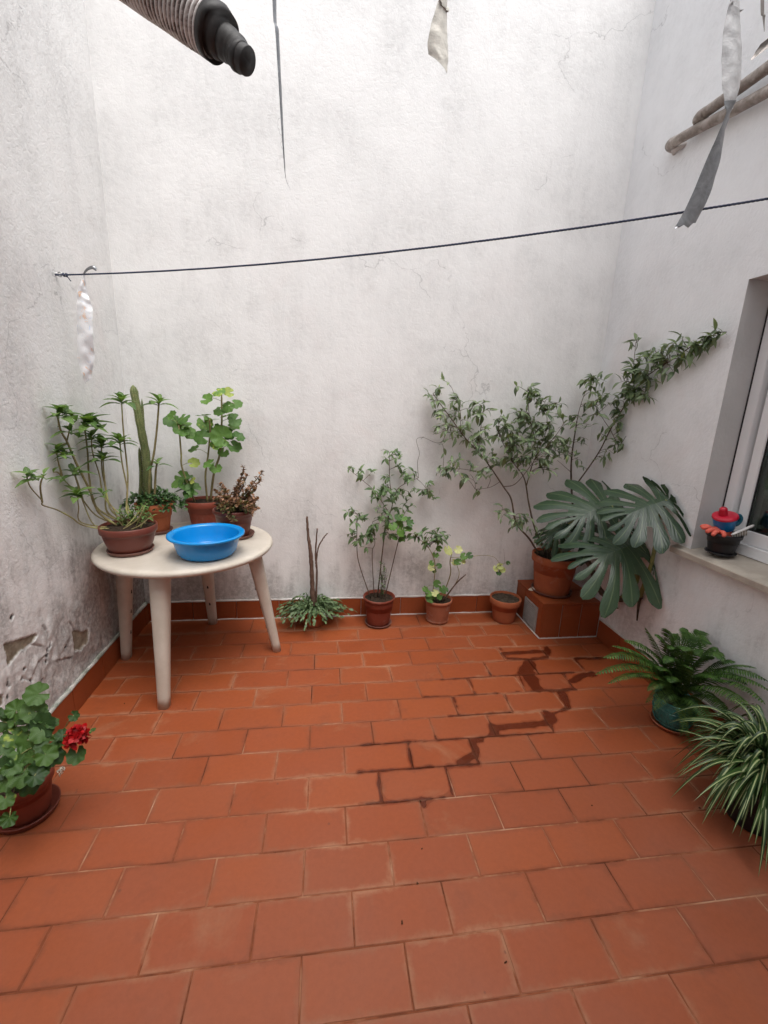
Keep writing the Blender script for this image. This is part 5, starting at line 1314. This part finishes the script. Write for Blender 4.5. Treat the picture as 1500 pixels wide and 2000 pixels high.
# ------------------------------------------------------------------ things on the window sill
def sillz(x): return .804+(x-(XR-.001))/(FX+.02-XR+.001)*(.8255-.804) if x > XR else .797+(x-1.752)/(XR-1.753)*.007
kx, ky = 1.838, 1.722
kz0 = sillz(kx+.055)+.001
p14 = thing('plant_pot', V((kx, ky, kz0)), 'small black plastic pot with saucer on the window sill', 'pot')
saucer(p14, V((kx, ky, kz0)), .062, M['black'], .012)
pot(p14, V((kx, ky, kz0+.005)), .050, .070, .098, M['black'], .020, .004, .003)
pt = kz0+.103
gl = thing('garden_glove', V((kx-.03, ky, pt-.01)), 'coral pink rubber glove hanging out of the black sill pot', 'glove')
gb = MB(); palm = V((kx-.030, ky+.004, pt+.006))
gb.tube(smooth([V((kx+.02, ky, pt-.03)), V((kx-.005, ky, pt)), palm, palm+V((-.025, .004, .004))], 6), [.020, .022, .024, .025, .026, .027, .028, .028, .028, .028, .027, .026, .025, .024, .023, .022, .02, .018, .015], 12)
for k, (dx, dy, dz, L) in enumerate(((-.058, .030, .014, 1), (-.068, .012, .012, 1), (-.066, -.010, .002, 1), (-.054, -.030, -.006, 1), (-.020, -.050, -.004, 1))):
    e = palm+V((dx, dy, dz)); s0 = palm+V((-.012, dy*.5, .002))
    gb.tube(smooth([s0, s0.lerp(e, .6)+UP*.006, e, e+V((-.008, 0, -.006))], 5), [.0095]*12+[.009, .008, .006, .003], 9)
gb.build('glove_body', M['glove'], gl)
# toy cup, tilted
cu = thing('toy_cup', V((kx-.005, ky+.01, pt+.02)), 'blue toy cup with a red lid resting on the black sill pot', 'cup')
def lathe_t(prof, mtx, seg=36):
    b = MB(); b.lathe((0, 0, 0), prof, seg); b.v = [tuple(mtx @ V(v)) for v in b.v]; return b
ct = Matrix.Translation((kx-.002, ky+.006, pt+.016)) @ Matrix.Rotation(math.radians(-17), 4, 'Y') @ Matrix.Rotation(math.radians(8), 4, 'X')
lathe_t([(0, 0), (.034, 0), (.039, .006), (.047, .058), (.048, .062), (.045, .062), (.037, .01), (0, .006)], ct).build('cup_body', M['cup_blue'], cu)
lid = lathe_t([(0, .0605), (.0495, .0605), (.0505, .063), (.0495, .070), (.044, .073), (.020, .075), (0, .076)], ct).build('lid', M['red'], cu)
lathe_t([(.018, .0745), (.018, .085), (.016, .098), (.015, .106), (.010, .111), (0, .112)], ct @ Matrix.Translation((-.008, .004, 0))).build('spout', M['red'], lid)
hb = MB(); hb.tube([ct @ V((.046+.024*math.sin(t), -.010, .034+.026*math.cos(t))) for t in [i*math.pi/10 for i in range(11)]], [.007+.003*math.sin(i*math.pi/10) for i in range(11)], 10)
hb.build('handle', M['cup_teal'], cu)
# hand brush
hbr = thing('hand_brush', V((kx+.03, ky-.03, pt)), 'white handled dish brush stuck in the black sill pot', 'brush')
e0, e1 = V((kx-.020, ky-.052, pt+.004)), V((kx+.075, ky-.060, pt+.052))
bx_ = MB(); bx_.tube([e0.lerp(e1, t) for t in (0, .1, .3, .6, .9, 1)], [.003, .0055, .006, .006, .0055, .003], 10); bx_.build('handle', M['white_plastic'], hbr)
bx_ = MB(); bx_.tube([e0.lerp(e1, .35)+V((.01, .008, -.008)), e0.lerp(e1, .75)+V((.01, .008, -.012))], .0045, 8); bx_.build('spine', M['metal'], hbr)
for k in range(12):
    s = MB(); q = e0.lerp(e1, .06+.055*k)+V((.004, .003, -.004)); s.tube([q, q+V((.012, .004, -.030))], [.0022, .0028], 6); s.build('bristle_row', M['bristle'] if k % 2 else M['white_plastic'], hbr)

# shell on the plinth
sh = thing('seashell', V((1.424, 2.62, PZ)), 'small pale seashell lying on the tiled step', 'shell')
b = MB(); vs = []; fs = []
for i in range(9):
    for k in range(15):
        t = i/8; a = -1.25+2.5*k/14; R = .034*math.sin(t*math.pi/2); z = .019*math.cos(t*math.pi/2)*(1-.25*abs(a)/1.25)+.0015*math.cos(k*math.pi)*t
        vs.append((1.424-.012+R*math.sin(a)*1.0+.004, 2.618-R*math.cos(a)+.012, PZ+max(.001, z)))
for i in range(8):
    for k in range(14): a = i*15+k; fs.append((a, a+1, a+16, a+15))
b.add(vs, fs); b.build('valve', M['shell'], sh)

# ------------------------------------------------------------------ clothes line and bird-scare tapes
h0 = onx(108, 537, XL); h0 = V((XL, h0.y, h0.z)); h1 = V((XR, 1.02, 2.115))
cl = thing('clothes_line', h0, 'dark blue rope clothes line crossing the yard from the left wall hook', 'clothes line')
def lp(t): q = h0.lerp(h1, t); q = q+V((0, 0, -.10*4*t*(1-t)*.62)); return q
P = [lp(i/160) for i in range(161)]
b = MB()
for ph in (0, 2.094, 4.189):
    Q = []
    for i in range(801):
        t = i/800; q = lp(t); a = ph+t*2*math.pi*95; Q.append(q+V((0, math.cos(a)*.0016, math.sin(a)*.0016)))
    b.tube(Q, .0020, 5, False)
b.build('rope', M['rope'], cl)
for hp, sx in ((h0, 1), (h1, -1)):
    b = MB(); b.tube([hp+V((-.02*sx, 0, .006)), hp+V((.012*sx, 0, .006))], .0035, 8)
    b.tube([hp+V((.018*sx+.009*math.cos(t), 0, .003+.009*math.sin(t))) for t in [i*.55 for i in range(12)]], .0022, 6); b.build('hook', M['metal'], cl)
kq = lp(.012); b = MB(); b.tube([kq+V((.012*math.sin(t*1.3)*.5+.002*t, .006*math.cos(t*2.1), .007*math.sin(t*2.1))) for t in [i*.5 for i in range(16)]], .0022, 6)
b.tube(smooth([kq+V((.012, 0, 0)), kq+V((.022, -.004, -.008)), kq+V((.034, -.006, -.024))], 4), .0018, 6); b.build('knot', M['rope'], cl)

def ribbon(parent, name, pts, widths, dirs, mat, sub=10, curl=0.0, seed=0, jag=0.0, crk=.0022):
    """pts centre line, widths, dirs = width direction; a slightly curled strip with thickness"""
    P = smooth(pts, sub); n = len(P); m = len(pts); b = MB(); vs = []; uv = []; fs = []; rr_ = random.Random(seed); K = 6
    for i, p in enumerate(P):
        f = i/(n-1)*(m-1); k = min(m-2, int(f)); u = f-k
        w_ = widths[k]*(1-u)+widths[k+1]*u; d = (V(dirs[k])*(1-u)+V(dirs[k+1])*u).normalized()
        ax = (P[min(n-1, i+1)]-P[max(0, i-1)]).normalized(); nr = d.cross(ax).normalized()
        e = ax*(rr_.uniform(-jag, jag) if i == n-1 else 0)
        for s in range(K+1):
            v = s/K*2-1; cr = noise.noise((i*(.16 if crk < .01 else .30)+seed, v*1.1, seed))*crk*min(1, w_/.03)
            off = e if i < n-1 else ax*(jag*math.sin(v*2.2+seed)+jag*.5*math.sin(v*7))
            for sd in (0, 1): vs.append(p+d*w_*.5*v+nr*(curl*w_*(v*v-.4)+cr+sd*.0004)+off); uv.append((s/K, i/n))
    W2 = (K+1)*2
    for i in range(n-1):
        for s in range(K):
            a = i*W2+s*2; fs.append((a, a+2, a+W2+2, a+W2)); fs.append((a+1, a+W2+1, a+W2+3, a+3))
    b.add(vs, fs, uv); return b.build(name, mat, parent)
# silver strip tied to the line near its hook
t0 = .022+.02; q0 = lp(.035)
for t in [i*.0005 for i in range(200)]:
    q = lp(t); c_ = q-EYE; 
    if 750+F_PX*c_.dot(R0)/c_.dot(R2) >= 163: q0 = q; break
tp1 = thing('bird_scare_tape', q0, 'crinkled silver holographic tape tied to the clothes line by the left wall', 'tape', 'bird scare tapes')
Yq = q0.y
pts = [q0+V((.002, 0, .002)), at(160, 568, Yq), at(164, 600, Yq-.006), at(164, 650, Yq-.01), at(167, 700, Yq-.008), at(171, 745, Yq-.004)]
ribbon(tp1, 'strip', pts, [.006, .034, .060, .068, .064, .026], [(1, 0, .0), (1, .2, 0), (1, .1, 0), (1, -.15, 0), (1, .2, 0), (1, .5, .3)], M['tape_holo'], 14, .18, 3, .006, .0085)
ribbon(tp1, 'tied_end', [q0+V((0, -.002, .002)), q0+V((.02, -.006, .022)), q0+V((.045, -.012, .030)), q0+V((.060, -.01, .018))], [.008, .02, .024, .012], [(0, .3, 1), (0, .5, .8), (.2, .5, .6), (.3, .5, .5)], M['tape_grey'], 8, .3, 5, .003)
# upper line (above the picture) that carries the other strips
u0, u1 = V((XL, 1.55, 2.86)), V((XR, 1.15, 2.92))
ul = thing('clothes_line', u0, 'upper clothes line that carries the hanging tapes over the yard', 'clothes line')
def up_(t): return u0.lerp(u1, t)+V((0, 0, -.05*4*t*(1-t)))
MB().tube([up_(i/80) for i in range(81)], .0035, 6).build('rope', M['rope'], ul)
for hp, sx in ((u0, 1), (u1, -1)): MB().tube([hp+V((-.02*sx, 0, .005)), hp+V((.014*sx, 0, .005))], .0035, 8).build('hook', M['metal'], ul)
def up_at(px, Yg=1.35):
    best = None
    for i in range(400):
        q = up_(i/399); c_ = q-EYE; x = 750+F_PX*c_.dot(R0)/c_.dot(R2)
        if best is None or abs(x-px) < best[0]: best = (abs(x-px), q)
    return best[1]
def hang(name_label, xtop, body, widths, dirs, mat, curl, seed, jag):
    q = up_at(xtop); t = thing('bird_scare_tape', q, name_label, 'tape', 'bird scare tapes')
    ribbon(t, 'strip', [q+V((0, -.002, .004))]+[at(x, y, Y) for x, y, Y in body], widths, dirs, mat, 12, curl, seed, jag); return t
qa = up_at(537).y; hang('long narrow grey tape hanging edge on beside the flue pipe', 533, [(537, 0, qa), (542, 60, qa), (547, 150, qa), (552, 250, qa), (556, 320, qa), (559, 350, qa), (568, 372, qa+.01)], [.012, .018, .017, .014, .010, .006, .0025, .001],
     [(1, .5, 0), (.45, .9, 0), (.5, .9, 0), (.5, .9, 0), (.5, .9, 0), (.4, .9, 0), (.3, .9, 0), (.3, .9, 0)], M['tape_grey'], .12, 7, .0)
qb = up_at(862).y; hang('short cream tape with a cut lower end hanging at the top centre', 868, [(869, -20, qb), (866, 10, qb), (860, 55, qb), (857, 95, qb), (856, 122, qb)], [.012, .030, .034, .050, .062, .064],
     [(1, .3, 0), (1, .9, 0), (1, .7, 0), (1, .35, -.1), (1, .1, -.35), (1, 0, -.72)], M['tape_cream'], .15, 9, .001)
qc = up_at(1438).y
tq = hang('wide twisted silver grey tape hanging by the pipes at upper right', 1438, [(1440, -30, qc), (1438, 20, qc), (1435, 70, qc), (1434, 120, qc), (1432, 165, qc), (1426, 212, qc)],
     [.030, .046, .052, .062, .066, .060, .026], [(1, .2, 0), (1, .5, 0), (1, .3, 0), (1, .1, 0), (1, .1, 0), (1, .1, .1), (1, .2, .2)], M['tape_silver'], .16, 12, 0)
ribbon(tq, 'strip', [at(1427, 196, qc-.003), at(1423, 222, qc-.003), at(1414, 250, qc), at(1392, 320, qc), at(1366, 390, qc), at(1340, 440, qc)],
     [.040, .026, .030, .060, .076, .084], [(1, .1, .2), (.8, .5, .2), (.8, .5, -.1), (.9, .2, .30), (.9, .1, .42), (.9, .1, .45)], M['tape_grey'], 12, .06, 13, .010)
qd = up_at(1490).y; hang('dull brown tape tip hanging at the upper right edge beside the twisted one', 1490, [(1490, -10, qd), (1492, 30, qd), (1493, 62, qd)], [.014, .014, .010, .001], [(1, .2, 0)]*4, M['tape_brown'], .1, 15, 0)
qe = up_at(1505).y; hang('broad dull brown tape end crossing the right edge above the pipes', 1520, [(1540, 20, qe+.05), (1525, 62, qe+.05), (1500, 84, qe+.05), (1474, 104, qe+.05)], [.02, .045, .050, .046, .044], [(1, .2, 0), (.9, 0, .3), (.6, 0, .9), (.45, 0, .9), (.45, 0, .9)], M['tape_brown'], .1, 16, .002)

# ------------------------------------------------------------------ flue duct from the left wall
dep = 1.02
def cam_pt(x, y, d): return EYE+ray(x, y)*d
f_end = cam_pt(418, 62, dep); f_back = cam_pt(318, -6, dep)
fd = (f_end-f_back).normalized(); L_ = (f_end.x-XL)/fd.x; f0 = f_end-fd*(L_+.03)
fu = thing('flue_pipe', V((XL, f0.y, f0.z)), 'dirty corrugated flue duct with a black rubber end at the top left', 'pipe')
FST = .0019; n = int((L_+.03)/FST); P = [f0.lerp(f_end, i/n) for i in range(n+1)]
rr_ = .0520; PITCH = .0115
b = MB(); b.tube(P, [rr_*(1+.055*math.sin(i*FST/PITCH*2*math.pi))+noise.noise((i*.03, 0, 0))*.0012 for i in range(n+1)], 40)
b.uv = [(.5+.5*math.sin((i//40)*FST/PITCH*2*math.pi), .5) for i in range(len(b.v))]; b.build('duct', M['flue'], fu)
s_ = fd.cross(UP).normalized(); d_ = fd.cross(s_)
off = R1*.006
b = MB(); b.tube([f_end-fd*.012, f_end-fd*.010, f_end+fd*.012, f_end+fd*.014, f_end+fd*.018+off, f_end+fd*.030+off], [.048, .0545, .0550, .050, .041, .037], 40); b.build('collar', M['black_rubber'], fu)
q1 = f_end+fd*.028+off; q2 = f_end+fd*.055+R1*.012+R0*.004; q3 = cam_pt(470, 112, dep-.01); q4 = cam_pt(484, 120, dep-.012)
b = MB(); b.tube(smooth([q1, q2, q3], 6), [.034]*4+[.032]*4+[.029]*3+[.027]*2, 36)
ax = (q4-q3).normalized(); b.tube([q3-ax*.012, q3-ax*.010, q3+ax*.002, q3+ax*.004], [.027, .0298, .0298, .027], 36); b.tube([q3, q3+ax*.018, q3+ax*.022, q3+ax*.021, q3-ax*.02], [.0275, .0275, .026, .0235, .023], 36, False)
b.build('end_cap', M['black_rubber'], fu)
b = MB(); b.lathe((0, 0, 0), [(.056, 0), (.085, 0), (.085, .004), (.078, .008), (.056, .009)], 40)
mt = Matrix.Translation((XL, f0.y+fd.y/fd.x*(XL-f0.x), f0.z+fd.z/fd.x*(XL-f0.x))) @ Matrix.Rotation(math.pi/2, 4, 'Y'); b.v = [tuple(mt @ V(v)) for v in b.v]; b.build('wall_flange', M['black_rubber'], fu)

# ------------------------------------------------------------------ painted pipes on the right wall
def wpipe(label, pts, rad, elbow_r, seed):
    t = thing('water_pipe', V((XR, pts[0].y, pts[0].z)), label, 'pipe')
    s = pts[0]; d = (pts[1]-s).normalized()
    arc = [V((XR+.01, s.y+.012, s.z-.002)), V((XR-.018, s.y+.010, s.z-.002)), V((s.x+.012, s.y+.004, s.z)), s+d*.022, s+d*.05]
    MB().tube(smooth(arc, 6), [elbow_r*1.0]*25, 18).build('elbow', M['pipe'], t)
    n = 60; Q = [(s+d*.045).lerp(pts[1], i/n)+V((0, 0, noise.noise((i*.12, seed, 0))*.003)) for i in range(n+1)]
    MB().tube(Q, [rad*(1+noise.noise((i*.6, seed, 2))*.05) for i in range(n+1)], 18).build('pipe_run', M['pipe'], t)
    return t
px1, px2 = 1.742, 1.738
a1, a2 = onx(1306, 283, px1), onx(1500, 178, px1); a1e = a1+(a2-a1)*3.6
w1 = wpipe('lower grey painted pipe with an elbow into the right wall', [a1, a1e], .0225, .0235, 1)
c1, c2 = onx(1361, 232, px2), onx(1500, 132, px2); c1e = c1+(c2-c1)*5.0
w2 = wpipe('upper grey painted pipe with an elbow into the right wall', [c1, c1e], .0225, .024, 2)
b = MB(); q = onx(1318, 293, XR-.012); b.tube(smooth([q+V((.02, .02, -.004)), q, q+V((-.012, -.02, -.01)), q+V((.012, -.05, 0)), q+V((.02, -.06, 0))], 5), [.012, .013, .015, .012, .014, .016, .012, .013, .015, .016, .013, .014, .012, .014, .012, .013, .011, .012, .01, .01, .008], 9); b.build('mortar_lump', M['mortar_white'], w1)
for yy in (1.5, .8): 
    b = MB(); t_ = (yy-a1.y)/(a1e.y-a1.y); q = a1.lerp(a1e, t_); b.tube([V((XR+.01, yy, q.z)), V((q.x-.026, yy, q.z))], .006, 8); b.build('bracket', M['metal'], w1)

# ------------------------------------------------------------------ small dry bits lying on the tiles
r = random.Random(141)
spots = [((825,1658), 'small dark seed on the tiles at the front centre'), ((815,1727), 'dark dry bud on a tile joint near the front centre'), ((785,1803), 'forked dry twig bit on the front centre tiles'), ((1157,1574), 'curled dry leaf bit on the tiles left of the striped plant'), ((1366,1578), 'dark dry bit on the tiles under the striped leaves'), ((988,1880), 'tiny dark speck of dirt on the front right tiles'), ((821,1566), 'dark bit on a joint below the wet tiles'), ((243,1375), 'small brown stain bit by the front table leg')]
for (x, y), lab in spots:
    q = fl(x, y); b = MB(); n_ = r.randint(2, 3)
    for k in range(n_):
        a = r.uniform(0, 6.28); L = r.uniform(.003, .0075); z = V((0, 0, .0022))
        b.tube([q+z, q+z+V((math.cos(a)*L*.5, math.sin(a)*L*.5, .001)), q+z+V((math.cos(a)*L, math.sin(a)*L, 0))], [.0016, .0022, .0008], 6)
    tag(b.build('leaf_litter', M['litter']), lab, 'litter', 'dry bits on the tiles')
